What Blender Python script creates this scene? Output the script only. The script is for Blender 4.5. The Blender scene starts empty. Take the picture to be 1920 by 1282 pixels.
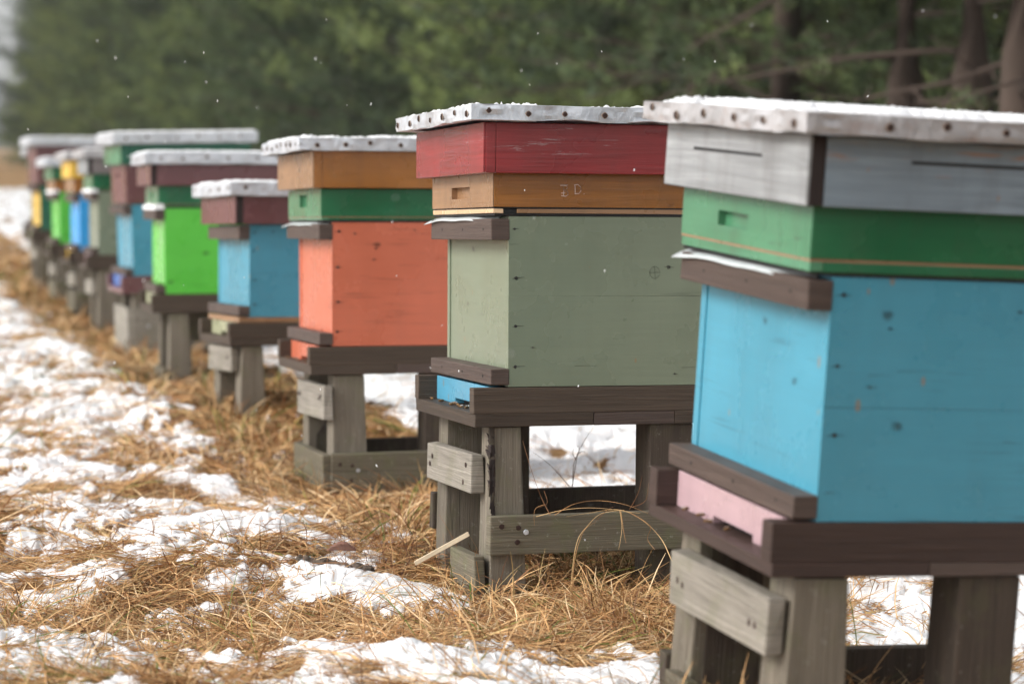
import bpy, bmesh, math, random
import numpy as np
from mathutils import Vector, Matrix, Euler

C = bpy.context.scene.collection
SC = bpy.context.scene
R = math.radians
random.seed(7)

# ------------------------------------------------------------------ camera
F_PX, HORIZON, EYE = 4533.0, 370.0, 0.77
PITCH = math.atan((641 - HORIZON) / F_PX)
cam_d = bpy.data.cameras.new('camera')
cam = bpy.data.objects.new('camera', cam_d)
C.objects.link(cam)
cam.location = (0, 0, EYE)
cam.rotation_euler = (R(90) - PITCH, 0, 0)
cam_d.lens = 85
cam_d.sensor_width = 36
cam_d.clip_start = 0.05
cam_d.clip_end = 3000
cam_d.dof.use_dof = True
cam_d.dof.focus_distance = 4.72
cam_d.dof.aperture_fstop = 3.8
SC.camera = cam

# ------------------------------------------------------------------ world, sun, exposure
SUN_DIR = Vector((-0.78, -0.33, 0.62)).normalized()
sun_el = math.asin(SUN_DIR.z)
sun_rot = math.atan2(SUN_DIR.x, SUN_DIR.y)
world = bpy.data.worlds.new('World')
SC.world = world
world.use_nodes = True
wt = world.node_tree
bg = wt.nodes['Background']
sky = wt.nodes.new('ShaderNodeTexSky')
sky.sky_type = 'NISHITA'
sky.sun_disc = False
sky.sun_elevation = sun_el
sky.sun_rotation = sun_rot
sky.air_density = 1.0
sky.dust_density = 3.0
hsv = wt.nodes.new('ShaderNodeHueSaturation')       # an overcast sky: the blue is washed out
hsv.inputs['Saturation'].default_value = 0.14
wt.links.new(sky.outputs[0], hsv.inputs['Color'])
wt.links.new(hsv.outputs[0], bg.inputs['Color'])
bg.inputs['Strength'].default_value = 0.15
sun_d = bpy.data.lights.new('sun', 'SUN')
sun_d.energy = 1.65
sun_d.angle = R(25)
sun_d.color = (1.0, 0.965, 0.92)
sun = bpy.data.objects.new('sun', sun_d)
C.objects.link(sun)
sun.rotation_euler = SUN_DIR.to_track_quat('Z', 'Y').to_euler()
sun.location = (-20, -10, 20)
SC.view_settings.view_transform = 'Standard'
SC.view_settings.look = 'None'
SC.view_settings.gamma = 1
SC.view_settings.exposure = 0.52
SC.cycles.use_denoising = True
SC.cycles.max_bounces = 6
SC.cycles.diffuse_bounces = 3
SC.cycles.transparent_max_bounces = 4


def at(px, py, d):
    """world point at depth d (along +Y) seen in direction of a photo pixel"""
    a = (px - 960) / F_PX
    b = (641 - py) / F_PX
    v = (a, math.cos(PITCH) + b * math.sin(PITCH), -math.sin(PITCH) + b * math.cos(PITCH))
    t = d / v[1]
    return Vector((v[0] * t, d, EYE + v[2] * t))


# ------------------------------------------------------------------ tagging
def tag(o, label=None, cat=None, group=None, kind=None):
    if label: o['label'] = label
    if cat: o['category'] = cat
    if group: o['group'] = group
    if kind: o['kind'] = kind
    return o


def empty(name, loc, rot=(0, 0, 0)):
    o = bpy.data.objects.new(name, None)
    C.objects.link(o)
    o.location = loc
    o.rotation_euler = rot
    o.empty_display_size = 0.1
    return o


# ------------------------------------------------------------------ materials
def lin(c):
    return tuple(((v / 255) / 12.92 if v / 255 <= 0.04045 else ((v / 255 + 0.055) / 1.055) ** 2.4) for v in c)


def rgba(c, k=1.0):
    return (min(c[0] * k, 1), min(c[1] * k, 1), min(c[2] * k, 1), 1)


class NT:
    def __init__(s, name):
        s.m = bpy.data.materials.new(name)
        s.m.use_nodes = True
        s.t = s.m.node_tree
        s.b = s.t.nodes['Principled BSDF']

    def n(s, kind, **kw):
        nd = s.t.nodes.new('ShaderNode' + kind)
        for k, v in kw.items():
            if k.startswith('i_'):
                nd.inputs[k[2:].replace('_', ' ')].default_value = v
            else:
                setattr(nd, k, v)
        return nd

    def l(s, a, b):
        s.t.links.new(a, b)

    def coord(s, scale, offset=(0, 0, 0)):
        tc = s.n('TexCoord')
        mp = s.n('Mapping')
        mp.inputs['Scale'].default_value = scale
        mp.inputs['Location'].default_value = offset
        s.l(tc.outputs['Object'], mp.inputs['Vector'])
        return mp.outputs[0]

    def noise(s, vec, scale=1, detail=4, rough=0.55, dist=0):
        nd = s.n('TexNoise')
        nd.inputs['Scale'].default_value = scale
        nd.inputs['Detail'].default_value = detail
        nd.inputs['Roughness'].default_value = rough
        nd.inputs['Distortion'].default_value = dist
        s.l(vec, nd.inputs['Vector'])
        return nd.outputs['Fac']

    def ramp(s, fac, stops):
        nd = s.n('ValToRGB')
        el = nd.color_ramp.elements
        while len(el) < len(stops):
            el.new(0.5)
        for e, (p, c) in zip(el, stops):
            e.position = p
            e.color = c if len(c) == 4 else (*c, 1)
        s.l(fac, nd.inputs[0])
        return nd.outputs[0]

    def mix(s, fac, a, b, mode='MIX'):
        nd = s.n('Mix', data_type='RGBA', blend_type=mode)
        for sock, v in ((nd.inputs[0], fac), (nd.inputs[6], a), (nd.inputs[7], b)):
            if isinstance(v, (int, float)):
                sock.default_value = v
            elif isinstance(v, tuple):
                sock.default_value = v if len(v) == 4 else (*v, 1)
            else:
                s.l(v, sock)
        return nd.outputs[2]

    def bump(s, h, strength=0.2, dist=0.002, normal=None):
        nd = s.n('Bump')
        nd.inputs['Strength'].default_value = strength
        nd.inputs['Distance'].default_value = dist
        s.l(h, nd.inputs['Height'])
        if normal is not None:
            s.l(normal, nd.inputs['Normal'])
        return nd.outputs[0]


BW = lambda v: (v, v, v, 1)
_seed = [0]


def paint(name, srgb, var=0.10, wear=None, wear_amt=0.0, rough=0.27, knots=True, grain=0.13, grime=0.25, vertical=False, gm=0.55):
    """painted board: mottled colour, raised grain, knots, worn places, streaks of grime"""
    _seed[0] += 1
    off = (_seed[0] * 3.1, _seed[0] * 1.7, _seed[0] * 2.3)
    m = NT(name)
    base = lin(srgb)
    sc = (60, 60, 3.0) if vertical else (3.0, 3.0, 75)
    g = m.noise(m.coord(sc, off), 1, 5, 0.6, 1.2)
    big = m.noise(m.coord((5, 5, 5), off), 1, 4, 0.6)
    col = m.ramp(big, [(0.3, rgba(base, 1 - var)), (0.7, rgba(base, 1 + var))])
    col = m.mix(m.ramp(g, [(0.35, BW(0.0)), (0.62, BW(gm))]), col, rgba(base, 1 - 1.3 * var if gm < .6 else 0.62))
    if grime:
        st = m.noise(m.coord((26, 26, 2.2), off), 1, 3, 0.6)
        bl = m.noise(m.coord((9, 9, 9), off), 1, 6, 0.7)
        f = m.ramp(m.mix(0.5, st, bl), [(0.48, BW(0)), (0.74, BW(grime))])
        col = m.mix(f, col, rgba(lin((74, 66, 58))))
    if wear:
        w1 = m.noise(m.coord((9, 9, 110), off), 1, 6, 0.7, 0.5)
        w2 = m.noise(m.coord((2.5, 2.5, 9), off), 1, 2)
        f = m.ramp(m.mix(0.45, w1, w2), [(0.62 - 0.12 * wear_amt, BW(0)), (0.66 - 0.12 * wear_amt, BW(0.85))])
        col = m.mix(f, col, rgba(lin(wear)))
    sc1 = m.noise(m.coord((7, 7, 240), off), 1, 3, 0.6)
    sc2 = m.noise(m.coord((3.5, 3.5, 14), (off[1], off[0], off[2])), 1, 2)
    f = m.ramp(m.mix(0.5, sc1, sc2), [(0.60, BW(0)), (0.65, BW(0.5))])
    col = m.mix(f, col, rgba(base, 0.45))
    vd = m.n('TexVoronoi', feature='F1')
    vd.inputs['Scale'].default_value = 1
    m.l(m.coord((24, 24, 11), off), vd.inputs['Vector'])
    mk = m.noise(m.coord((4, 4, 4), (off[2], off[0], off[1])), 1, 2)
    ad = m.n('Math', operation='MULTIPLY_ADD')
    m.l(mk, ad.inputs[0]); ad.inputs[1].default_value = -0.45; m.l(vd.outputs['Distance'], ad.inputs[2])
    th_ = m.n('Math', operation='LESS_THAN'); m.l(ad.outputs[0], th_.inputs[0]); th_.inputs[1].default_value = -0.185
    mu = m.n('Math', operation='MULTIPLY'); m.l(th_.outputs[0], mu.inputs[0]); mu.inputs[1].default_value = 0.6
    col = m.mix(mu.outputs[0], col, rgba(lin((150, 112, 70))))
    if knots:
        v = m.n('TexVoronoi', feature='F1')
        v.inputs['Scale'].default_value = 1
        m.l(m.coord((5.5, 5.5, 9), off), v.inputs['Vector'])
        warp = m.noise(m.coord((60, 60, 60), off), 1, 2)
        d = m.n('Math', operation='MULTIPLY_ADD')
        m.l(warp, d.inputs[0]); d.inputs[1].default_value = 0.10; m.l(v.outputs['Distance'], d.inputs[2])
        f = m.ramp(d.outputs[0], [(0.085, BW(0.9)), (0.125, BW(0))])
        col = m.mix(f, col, rgba(base, 0.28))
    m.l(col, m.b.inputs['Base Color'])
    rg = m.ramp(big, [(0.3, BW(rough - 0.08)), (0.7, BW(rough + 0.12))])
    m.l(rg, m.b.inputs['Roughness'])
    m.b.inputs['Specular IOR Level'].default_value = 0.75
    fine = m.noise(m.coord((160, 160, 160), off), 1, 3)
    nb = m.bump(g, grain, 0.0016)
    m.l(m.bump(fine, 0.08, 0.001, nb), m.b.inputs['Normal'])
    return m.m


def wood(name, srgb, dark=0.5, vertical=False, rough=0.75, lichen=0.0, rings=True):
    """bare or stained weathered timber"""
    _seed[0] += 1
    off = (_seed[0] * 2.9, _seed[0] * 4.7, _seed[0] * 1.3)
    m = NT(name)
    base = lin(srgb)
    sc = (70, 70, 2.5) if vertical else (2.5, 2.5, 90)
    g = m.noise(m.coord(sc, off), 1, 6, 0.65, 1.8)
    big = m.noise(m.coord((6, 6, 6), off), 1, 4, 0.6)
    col = m.ramp(g, [(0.28, rgba(base, 0.9 - dark)), (0.48, rgba(base, 0.85)), (0.72, rgba(base, 1.45))])
    col = m.mix(m.ramp(big, [(0.35, BW(0)), (0.7, BW(0.45))]), col, rgba(base, 0.55))
    if rings:
        wv = m.n('TexWave', wave_type='BANDS', bands_direction='Z' if not vertical else 'X')
        wv.inputs['Scale'].default_value = 9
        wv.inputs['Distortion'].default_value = 9
        wv.inputs['Detail'].default_value = 2
        wv.inputs['Detail Scale'].default_value = 0.8
        m.l(m.coord((1.2, 1.2, 7) if not vertical else (7, 7, 1.2), off), wv.inputs['Vector'])
        col = m.mix(m.ramp(wv.outputs['Fac'], [(0.5, BW(0)), (0.95, BW(0.55))]), col, rgba(base, 0.5))
    if lichen:
        ln = m.noise(m.coord((14, 14, 14), off), 1, 6, 0.7)
        f = m.ramp(ln, [(0.5, BW(0)), (0.62, BW(lichen))])
        col = m.mix(f, col, rgba(lin((92, 96, 62))))
        ln2 = m.noise(m.coord((70, 70, 70), off), 1, 3, 0.7)
        f2 = m.ramp(ln2, [(0.62, BW(0)), (0.70, BW(0.5 * lichen + 0.2))])
        col = m.mix(f2, col, rgba(lin((165, 165, 155))))
    oi = m.n('ObjectInfo')                              # no two boards weathered alike
    col = m.mix(0.26, col, m.ramp(oi.outputs['Random'], [(0.0, rgba(base, 0.45)), (0.5, rgba((base[0] * 1.02, base[1], base[2] * .92))), (1.0, rgba((base[0] * 1.3, base[1] * 1.35, base[2] * 1.38)))]))
    m.l(col, m.b.inputs['Base Color'])
    m.b.inputs['Roughness'].default_value = rough
    m.b.inputs['Specular IOR Level'].default_value = 0.35
    m.l(m.bump(g, 0.8, 0.004), m.b.inputs['Normal'])
    return m.m


def plain(name, srgb, rough=0.6, metal=0.0, var=0.15, scale=40):
    m = NT(name)
    base = lin(srgb)
    f = m.noise(m.coord((scale,) * 3), 1, 4)
    m.l(m.ramp(f, [(0.3, rgba(base, 1 - var)), (0.7, rgba(base, 1 + var))]), m.b.inputs['Base Color'])
    m.b.inputs['Roughness'].default_value = rough
    m.b.inputs['Metallic'].default_value = metal
    m.l(m.bump(f, 0.15, 0.002), m.b.inputs['Normal'])
    return m.m


def tin(name, srgb, stain=(140, 118, 104), stain_amt=0.4, metal=0.35):
    m = NT(name)
    base = lin(srgb)
    big = m.noise(m.coord((11, 11, 16)), 1, 5, 0.6, 0.6)
    col = m.ramp(big, [(0.3, rgba(base, 0.72)), (0.55, rgba(base, 1.0)), (0.75, rgba(base, 1.12))])
    sp = m.noise(m.coord((24, 24, 30), (3, 8, 1)), 1, 6, 0.7)
    col = m.mix(m.ramp(sp, [(0.54, BW(0)), (0.7, BW(stain_amt))]), col, rgba(lin(stain)))
    m.l(col, m.b.inputs['Base Color'])
    m.b.inputs['Metallic'].default_value = metal
    m.b.inputs['Roughness'].default_value = 0.42
    cr = m.noise(m.coord((38, 38, 26)), 1, 3, 0.5, 0.4)
    m.l(m.bump(cr, 0.8, 0.008), m.b.inputs['Normal'])
    return m.m


def snow_mat():
    m = NT('snow')
    f = m.noise(m.coord((140, 140, 140)), 1, 5, 0.65)
    f2 = m.noise(m.coord((30, 30, 30)), 1, 4, 0.6)
    m.b.inputs['Base Color'].default_value = (0.92, 0.925, 0.935, 1)
    m.b.inputs['Roughness'].default_value = 0.55
    m.b.inputs['Specular IOR Level'].default_value = 0.3
    m.l(m.bump(f, 0.45, 0.003, m.bump(f2, 0.25, 0.008)), m.b.inputs['Normal'])
    return m.m


def vcol_mat(name, rough=0.7, spec=0.3, trans=0.0):
    m = NT(name)
    a = m.n('Attribute', attribute_name='Col')
    m.l(a.outputs['Color'], m.b.inputs['Base Color'])
    m.b.inputs['Roughness'].default_value = rough
    m.b.inputs['Specular IOR Level'].default_value = spec
    if trans:
        m.b.inputs['Transmission Weight'].default_value = 0
    return m.m


def ground_mat():
    m = NT('dead_grass_ground')
    a = m.noise(m.coord((9, 14, 9)), 1, 8, 0.72, 0.8)
    b = m.noise(m.coord((90, 60, 60)), 1, 5, 0.7)
    c = m.noise(m.coord((1.2, 1.2, 1.2)), 1, 4, 0.6)
    col = m.ramp(a, [(0.3, rgba(lin((104, 80, 56)))), (0.5, rgba(lin((178, 142, 102)))), (0.72, rgba(lin((212, 180, 138))))])
    col = m.mix(m.ramp(b, [(0.35, BW(0.0)), (0.6, BW(0.55))]), col, rgba(lin((104, 78, 50))))
    col = m.mix(m.ramp(c, [(0.52, BW(0)), (0.7, BW(0.4))]), col, rgba(lin((112, 108, 58))))
    m.l(col, m.b.inputs['Base Color'])
    m.b.inputs['Roughness'].default_value = 0.9
    m.b.inputs['Specular IOR Level'].default_value = 0.15
    m.l(m.bump(b, 0.8, 0.02), m.b.inputs['Normal'])
    return m.m


def needle_mat(name, a, b):
    m = NT(name)
    oi = m.n('ObjectInfo')
    f = m.noise(m.coord((1.7, 1.7, 1.7)), 1, 4, 0.6)
    f2 = m.noise(m.coord((7, 7, 7)), 1, 2, 0.6)
    add = m.n('Math', operation='MULTIPLY_ADD')
    m.l(oi.outputs['Random'], add.inputs[0]); add.inputs[1].default_value = 0.34; m.l(f, add.inputs[2])
    col = m.ramp(add.outputs[0], [(0.42, rgba(lin(a))), (0.66, rgba(lin(b))), (0.84, rgba(lin((116, 130, 72))))])
    col = m.mix(m.ramp(f2, [(0.55, BW(0)), (0.72, BW(0.6))]), col, rgba(lin((104, 120, 100))))
    m.l(col, m.b.inputs['Base Color'])
    m.b.inputs['Roughness'].default_value = 0.6
    m.b.inputs['Specular IOR Level'].default_value = 0.3
    return m.m


M = {}
M['blue'] = paint('blue_paint', (72, 150, 174), 0.07, grime=0.12)
M['sage'] = paint('sage_paint', (126, 136, 115), 0.07, grime=0.12)
M['coral'] = paint('coral_paint', (206, 112, 84), 0.07, grime=0.10)
M['lime'] = paint('lime_paint', (92, 196, 66), 0.06, grime=0.06)
M['azure'] = paint('azure_paint', (52, 160, 228), 0.06, grime=0.05)
M['bottle'] = paint('bottle_green_paint', (30, 98, 76), 0.08)
M['yellow'] = paint('yellow_paint', (236, 192, 74), 0.08, grime=0.1)
M['red'] = paint('red_paint', (150, 44, 45), 0.16, (176, 150, 150), 0.12, gm=0.62, grain=0.4, grime=0.2)
M['amber'] = paint('amber_stain', (160, 102, 38), 0.16, gm=0.62, wear=(120, 110, 104), wear_amt=-0.1, grain=0.4, grime=0.3)
M['ochre'] = paint('ochre_stain', (164, 106, 46), 0.15, grain=0.35, grime=0.3)
M['natural'] = paint('bare_pine', (160, 122, 88), 0.16, grain=0.4, grime=0.35)
M['palewood'] = paint('fresh_pine', (224, 190, 150), 0.10, grain=0.35, grime=0.15)
M['green'] = paint('green_paint', (28, 106, 66), 0.14, (52, 48, 44), -0.1, grime=0.3)
M['green_worn_lit'] = paint('worn_lit_green_paint', (80, 138, 102), 0.14, (60, 70, 62), 0.05, grime=0.35)  # front-board copy of the green: worn, and lightened with painted-in sheen
M['maroon'] = paint('maroon_paint', (112, 72, 74), 0.12, grime=0.2)
M['greyblue'] = paint('grey_blue_paint', (136, 152, 164), 0.16, (150, 122, 108), 0.14, gm=0.7, grain=0.8, grime=0.45, rough=0.6)
M['greywhite'] = paint('worn_grey_paint', (158, 160, 161), 0.2, (140, 122, 112), 0.2, gm=0.75, grain=0.9, grime=0.5, rough=0.65)
M['greytaupe'] = paint('taupe_paint', (132, 124, 122), 0.1, grime=0.3)
M['pink'] = paint('pink_paint', (188, 158, 163), 0.08, (238, 226, 208), 0.25, grime=0.12)
M['paleblue'] = paint('light_blue_paint', (84, 158, 188), 0.1, grain=0.7, grime=0.2)
M['palegreen'] = paint('pale_green_paint', (170, 172, 140), 0.08, grime=0.2)
M['cobalt'] = paint('cobalt_paint', (86, 124, 190), 0.08)
M['brown'] = wood('brown_stained_wood', (92, 77, 70), 0.55, rough=0.55)
M['brown_dark'] = wood('dark_stained_wood', (82, 69, 58), 0.6, rough=0.6)
M['brown_flame'] = wood('dark_flame_grained_wood', (70, 54, 48), 0.6, rough=0.5)
M['edge_dark'] = wood('dark_end_grain', (48, 38, 36), 0.4, vertical=True)
M['grey'] = wood('weathered_board', (150, 143, 133), 0.6, lichen=0.3)
M['greydark'] = wood('damp_weathered_board', (112, 104, 88), 0.5, lichen=0.55)
M['post'] = wood('weathered_post', (124, 115, 102), 0.6, vertical=True, lichen=0.4)
M['post_dark'] = wood('dark_post', (78, 67, 58), 0.6, vertical=True, lichen=0.25)  # shaded copy of the post: shade on back legs and far boards is coloured in
M['tin'] = tin('dented_tin', (214, 218, 224))
M['limewash'] = tin('limewashed_tin', (178, 176, 177), (142, 120, 110), 0.55, 0.0)
for k_, c_ in (('blue', (40, 92, 112)), ('sage', (74, 80, 66)), ('coral', (128, 64, 48))):
    M[k_ + '_knot'] = plain(k_ + '_knot', c_, 0.5)
M['nail'] = plain('rusty_nail', (62, 44, 38), 0.7, 0.3)
M['stain'] = plain('rust_stain', (150, 132, 118), 0.8)
M['black'] = plain('black_felt', (26, 25, 26), 0.7)
M['foil'] = plain('white_foil', (196, 202, 202), 0.3, 0, 0.08)
M['chalk'] = plain('chalk', (222, 200, 190), 0.9)
M['bee'] = plain('dead_bee', (120, 88, 50), 0.8, 0, 0.5, 400)
M['dirt'] = plain('hive_debris', (60, 54, 52), 0.9, 0, 0.4, 200)
M['snow'] = snow_mat()


# ------------------------------------------------------------------ mesh builder
class MB:
    def __init__(s, origin=(0, 0, 0)):
        s.bm = bmesh.new()
        s.mats = []
        s.o = Vector(origin)

    def mi(s, m):
        if m not in s.mats:
            s.mats.append(m)
        return s.mats.index(m)

    def hexa(s, pts, m, bevel=0.002, jit=0.0006):
        """eight corners: bottom four counter-clockwise, then top four"""
        t = bmesh.new()
        vs = [t.verts.new(Vector(p) - s.o + Vector([random.uniform(-jit, jit) for _ in range(3)])) for p in pts]
        for f in ((3, 2, 1, 0), (4, 5, 6, 7), (0, 1, 5, 4), (1, 2, 6, 5), (2, 3, 7, 6), (3, 0, 4, 7)):
            t.faces.new([vs[i] for i in f])
        if bevel:
            bmesh.ops.bevel(t, geom=t.edges[:], offset=bevel, segments=2, affect='EDGES', profile=0.6)
        s.merge(t, m)

    def box(s, x0, x1, y0, y1, z0, z1, m, bevel=0.002, jit=0.0006):
        s.hexa([(x0, y0, z0), (x1, y0, z0), (x1, y1, z0), (x0, y1, z0),
                (x0, y0, z1), (x1, y0, z1), (x1, y1, z1), (x0, y1, z1)], m, bevel, jit)

    def merge(s, t, m):
        i = s.mi(m)
        vm = {v: s.bm.verts.new(v.co) for v in t.verts}
        for f in t.faces:
            nf = s.bm.faces.new([vm[v] for v in f.verts])
            nf.material_index = i
            nf.smooth = f.smooth
        t.free()

    def disc(s, c, n, r, depth, m, seg=10, wob=0.0):
        """a low round head standing off a face"""
        t = bmesh.new()
        q = Vector(n).to_track_quat('Z', 'Y')
        rings = []
        for rr, zz in ((r, 0.0), (r * 0.92, depth * 0.8), (r * 0.5, depth)):
            rings.append([t.verts.new(Vector(c) - s.o + q @ Vector((rr * (1 + random.uniform(-wob, wob)) * math.cos(a * 2 * math.pi / seg),
                                                                    rr * (1 + random.uniform(-wob, wob)) * math.sin(a * 2 * math.pi / seg), zz))) for a in range(seg)])
        for a, b in zip(rings, rings[1:]):
            for i in range(seg):
                t.faces.new((a[i], a[(i + 1) % seg], b[(i + 1) % seg], b[i]))
        t.faces.new(rings[-1])
        s.merge(t, m)

    def tube(s, pts, r, m, seg=6):
        t = bmesh.new()
        rings = []
        pts = [Vector(p) - s.o for p in pts]
        for i, p in enumerate(pts):
            d = (pts[min(i + 1, len(pts) - 1)] - pts[max(i - 1, 0)]).normalized()
            q = d.to_track_quat('Z', 'Y')
            rr = r[i] if isinstance(r, (list, tuple)) else r
            rings.append([t.verts.new(p + q @ Vector((rr * math.cos(a * 2 * math.pi / seg), rr * math.sin(a * 2 * math.pi / seg), 0))) for a in range(seg)])
        for a, b in zip(rings, rings[1:]):
            for i in range(seg):
                f = t.faces.new((a[i], a[(i + 1) % seg], b[(i + 1) % seg], b[i])); f.smooth = True
        t.faces.new(rings[0][::-1]); t.faces.new(rings[-1])
        s.merge(t, m)

    def build(s, name, parent=None, loc=None):
        me = bpy.data.meshes.new(name)
        s.bm.normal_update()
        s.bm.to_mesh(me)
        s.bm.free()
        for m in s.mats:
            me.materials.append(m)
        o = bpy.data.objects.new(name, me)
        C.objects.link(o)
        if parent:
            o.parent = parent
        if loc is not None:
            o.location = loc
        return o


# ------------------------------------------------------------------ noise
def _h(ix, iy, seed):
    h = (ix.astype(np.int64) * 374761393 + iy.astype(np.int64) * 668265263 + seed * 974634777) & 0xffffffff
    h = ((h ^ (h >> 13)) * 1274126177) & 0xffffffff
    h = ((h ^ (h >> 16)) * 2246822519) & 0xffffffff
    return ((h ^ (h >> 15)) & 0xffffff) / float(0xffffff)


def vnoise(x, y, seed):
    ix = np.floor(x); iy = np.floor(y)
    fx = x - ix; fy = y - iy
    fx = fx * fx * fx * (fx * (fx * 6 - 15) + 10); fy = fy * fy * fy * (fy * (fy * 6 - 15) + 10)
    a = _h(ix, iy, seed); b = _h(ix + 1, iy, seed); c = _h(ix, iy + 1, seed); d = _h(ix + 1, iy + 1, seed)
    return (a + (b - a) * fx) * (1 - fy) + (c + (d - c) * fx) * fy - 0.5


def fbm(x, y, seed, octs=4, gain=0.5):
    s = 0; a = 1.0
    for k in range(octs):
        c, n = math.cos(0.6 * k + 0.3), math.sin(0.6 * k + 0.3)
        s = s + a * vnoise((x * c - y * n) * 2 ** k + 17.3 * k, (x * n + y * c) * 2 ** k - 9.1 * k, seed + k)
        a *= gain
    return s


def smooth(a, b, x):
    t = np.clip((x - a) / (b - a), 0, 1)
    return t * t * (3 - 2 * t)


# ------------------------------------------------------------------ terrain
ROW = np.array([-0.262, 0.965])         # along the row of hives, away from the camera
NRM = np.array([0.965, 0.262])          # to the right of the row
P0 = np.array([-0.008, 4.76])           # the sage hive's near corner


def row_coords(x, y):
    return (x - P0[0]) * ROW[0] + (y - P0[1]) * ROW[1], (x - P0[0]) * NRM[0] + (y - P0[1]) * NRM[1]


def base_z(x, y):
    t = np.maximum(0, y - 12.0)
    z4 = 0.05 * smooth(6.9, 8.2, y) + 0.055 * np.exp(-(((x + .66) / .6) ** 2 + ((y - 8.05) / .5) ** 2)) - 0.03 * np.exp(-(((x + .45) / .6) ** 2 + ((y - 6.6) / .5) ** 2))
    return z4 + 0.0215 * (np.sqrt(t * t + 9) - 3) * (t > 0) + 0.02 * vnoise(x * 0.5, y * 0.5, 5) - 0.026


def hummock(x, y):
    s, r = row_coords(x, y)
    k = 1 - 0.75 * smooth(-0.3, -0.1, r) * (1 - smooth(0.5, 0.8, r))
    return k * 0.075 * fbm(x * 2.1, y * 2.4, 31, 3, 0.5) + 0.022 * fbm(x * 9, y * 10, 77, 2) - 0.02 * (1 - k)


def terrain(x, y):
    x = np.asarray(x, float); y = np.asarray(y, float)
    fade = 1 - smooth(20, 60, y)
    return base_z(x, y) + hummock(x, y) * fade


# snow lies in patches: (x, y, radius x, radius y, amount)
def _gp(px, py, rx, ry, amp):
    d = EYE * F_PX / (py - HORIZON)
    return ((px - 960) / F_PX * d, d, rx / F_PX * d, max(d * d * ry / (EYE * F_PX), 0.05), amp)


PATCHES = [_gp(*p) for p in (
    (1090, 1245, 300, 45, .55), (790, 1105, 120, 30, .5), (560, 1082, 130, 22, .35), (150, 1190, 150, 18, .4), (1230, 1225, 190, 40, .9),
    (450, 1240, 130, 16, .3), (350, 965, 200, 16, .3), (620, 975, 120, 26, .4), (720, 990, 60, 30, .45), (420, 845, 120, 26, .4),
    (250, 760, 150, 30, .35), (180, 670, 150, 24, .35), (370, 1030, 120, 20, .3), (60, 1130, 60, 16, .3), (620, 1240, 90, 20, .35),
    (1120, 1100, 210, 34, -.9), (520, 1140, 220, 20, -.5), (140, 1095, 130, 24, -.35), (740, 1180, 130, 14, -.3),
    (130, 1255, 90, 14, -.35), (480, 1025, 90, 14, -.35), (230, 880, 150, 14, -.3), (110, 920, 120, 12, -.3), (330, 1100, 90, 14, -.25),
    (600, 1058, 60, 10, -.4), (560, 880, 70, 25, -.5))]
HIVE_S = []     # filled below: (s, half length) of each stand along the row


def snow_mask(x, y):
    s, r = row_coords(x, y)
    m = 0.32 * fbm(x * 2.6 + 3, y * 2.3, 101, 3, 0.55) + 0.72 * fbm(x * 8, y * 6, 151, 3, 0.6) + 0.62 * fbm(x * 24, y * 19, 171, 3, 0.65)
    m = m + 2.0 * hummock(x, y)
    b = 0.17 + 0.28 * smooth(0.42, 0.58, r)
    b = b - 0.58 * smooth(-0.20, -0.04, r) * (1 - smooth(0.40, 0.55, r))
    b = b + 0.03 * smooth(6, 11, y) * (r < 0) - 0.26 * smooth(20, 36, y) - 0.6 * smooth(4.5, 7.5, r)
    for px, py, rx, ry, a in PATCHES:
        b = b + 0.72 * a * np.exp(-(((x - px) / rx) ** 2 + ((y - py) / ry) ** 2))
    return m + b


def grid_mesh(name, X, Y, Z, mat, keep=None, smooth_shade=True):
    ny, nx = X.shape
    idx = np.arange(nx * ny).reshape(ny, nx)
    q = np.stack([idx[:-1, :-1], idx[:-1, 1:], idx[1:, 1:], idx[1:, :-1]], -1).reshape(-1, 4)
    co = np.stack([X, Y, Z], -1).reshape(-1, 3)
    if keep is not None:
        k = keep.reshape(-1)
        q = q[k[q].any(1)]
        used = np.unique(q)
        remap = np.full(nx * ny, -1); remap[used] = np.arange(len(used))
        q = remap[q]; co = co[used]
    return raw_mesh(name, co, q, mat, smooth_shade)


def raw_mesh(name, co, faces, mat, smooth_shade=False, col=None):
    me = bpy.data.meshes.new(name)
    k = faces.shape[1]
    me.vertices.add(len(co)); me.vertices.foreach_set('co', co.astype(np.float32).ravel())
    me.loops.add(faces.size); me.loops.foreach_set('vertex_index', faces.astype(np.int32).ravel())
    me.polygons.add(len(faces)); me.polygons.foreach_set('loop_start', np.arange(0, faces.size, k, dtype=np.int32))
    me.update(calc_edges=True)
    if smooth_shade:
        me.polygons.foreach_set('use_smooth', np.ones(len(faces), bool))
    if col is not None:
        a = me.color_attributes.new('Col', 'FLOAT_COLOR', 'POINT')
        a.data.foreach_set('color', np.c_[col, np.ones(len(col))].astype(np.float32).ravel())
    for mm in (mat if isinstance(mat, list) else [mat]):
        me.materials.append(mm)
    o = bpy.data.objects.new(name, me)
    C.objects.link(o)
    return o


u = np.concatenate([-np.geomspace(6, 0.42, 30), np.linspace(-0.40, 0.42, 760), np.geomspace(0.44, 6, 30)])
yy = np.concatenate([np.linspace(0.4, 2.6, 12), 1 / np.linspace(1 / 2.7, 1 / 16, 460), np.geomspace(16.3, 90, 90), np.geomspace(95, 900, 20)])
U, Y = np.meshgrid(u, yy)
X = U * Y
g = grid_mesh('ground', X, Y, terrain(X, Y), ground_mat())
tag(g, kind='structure')

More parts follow.
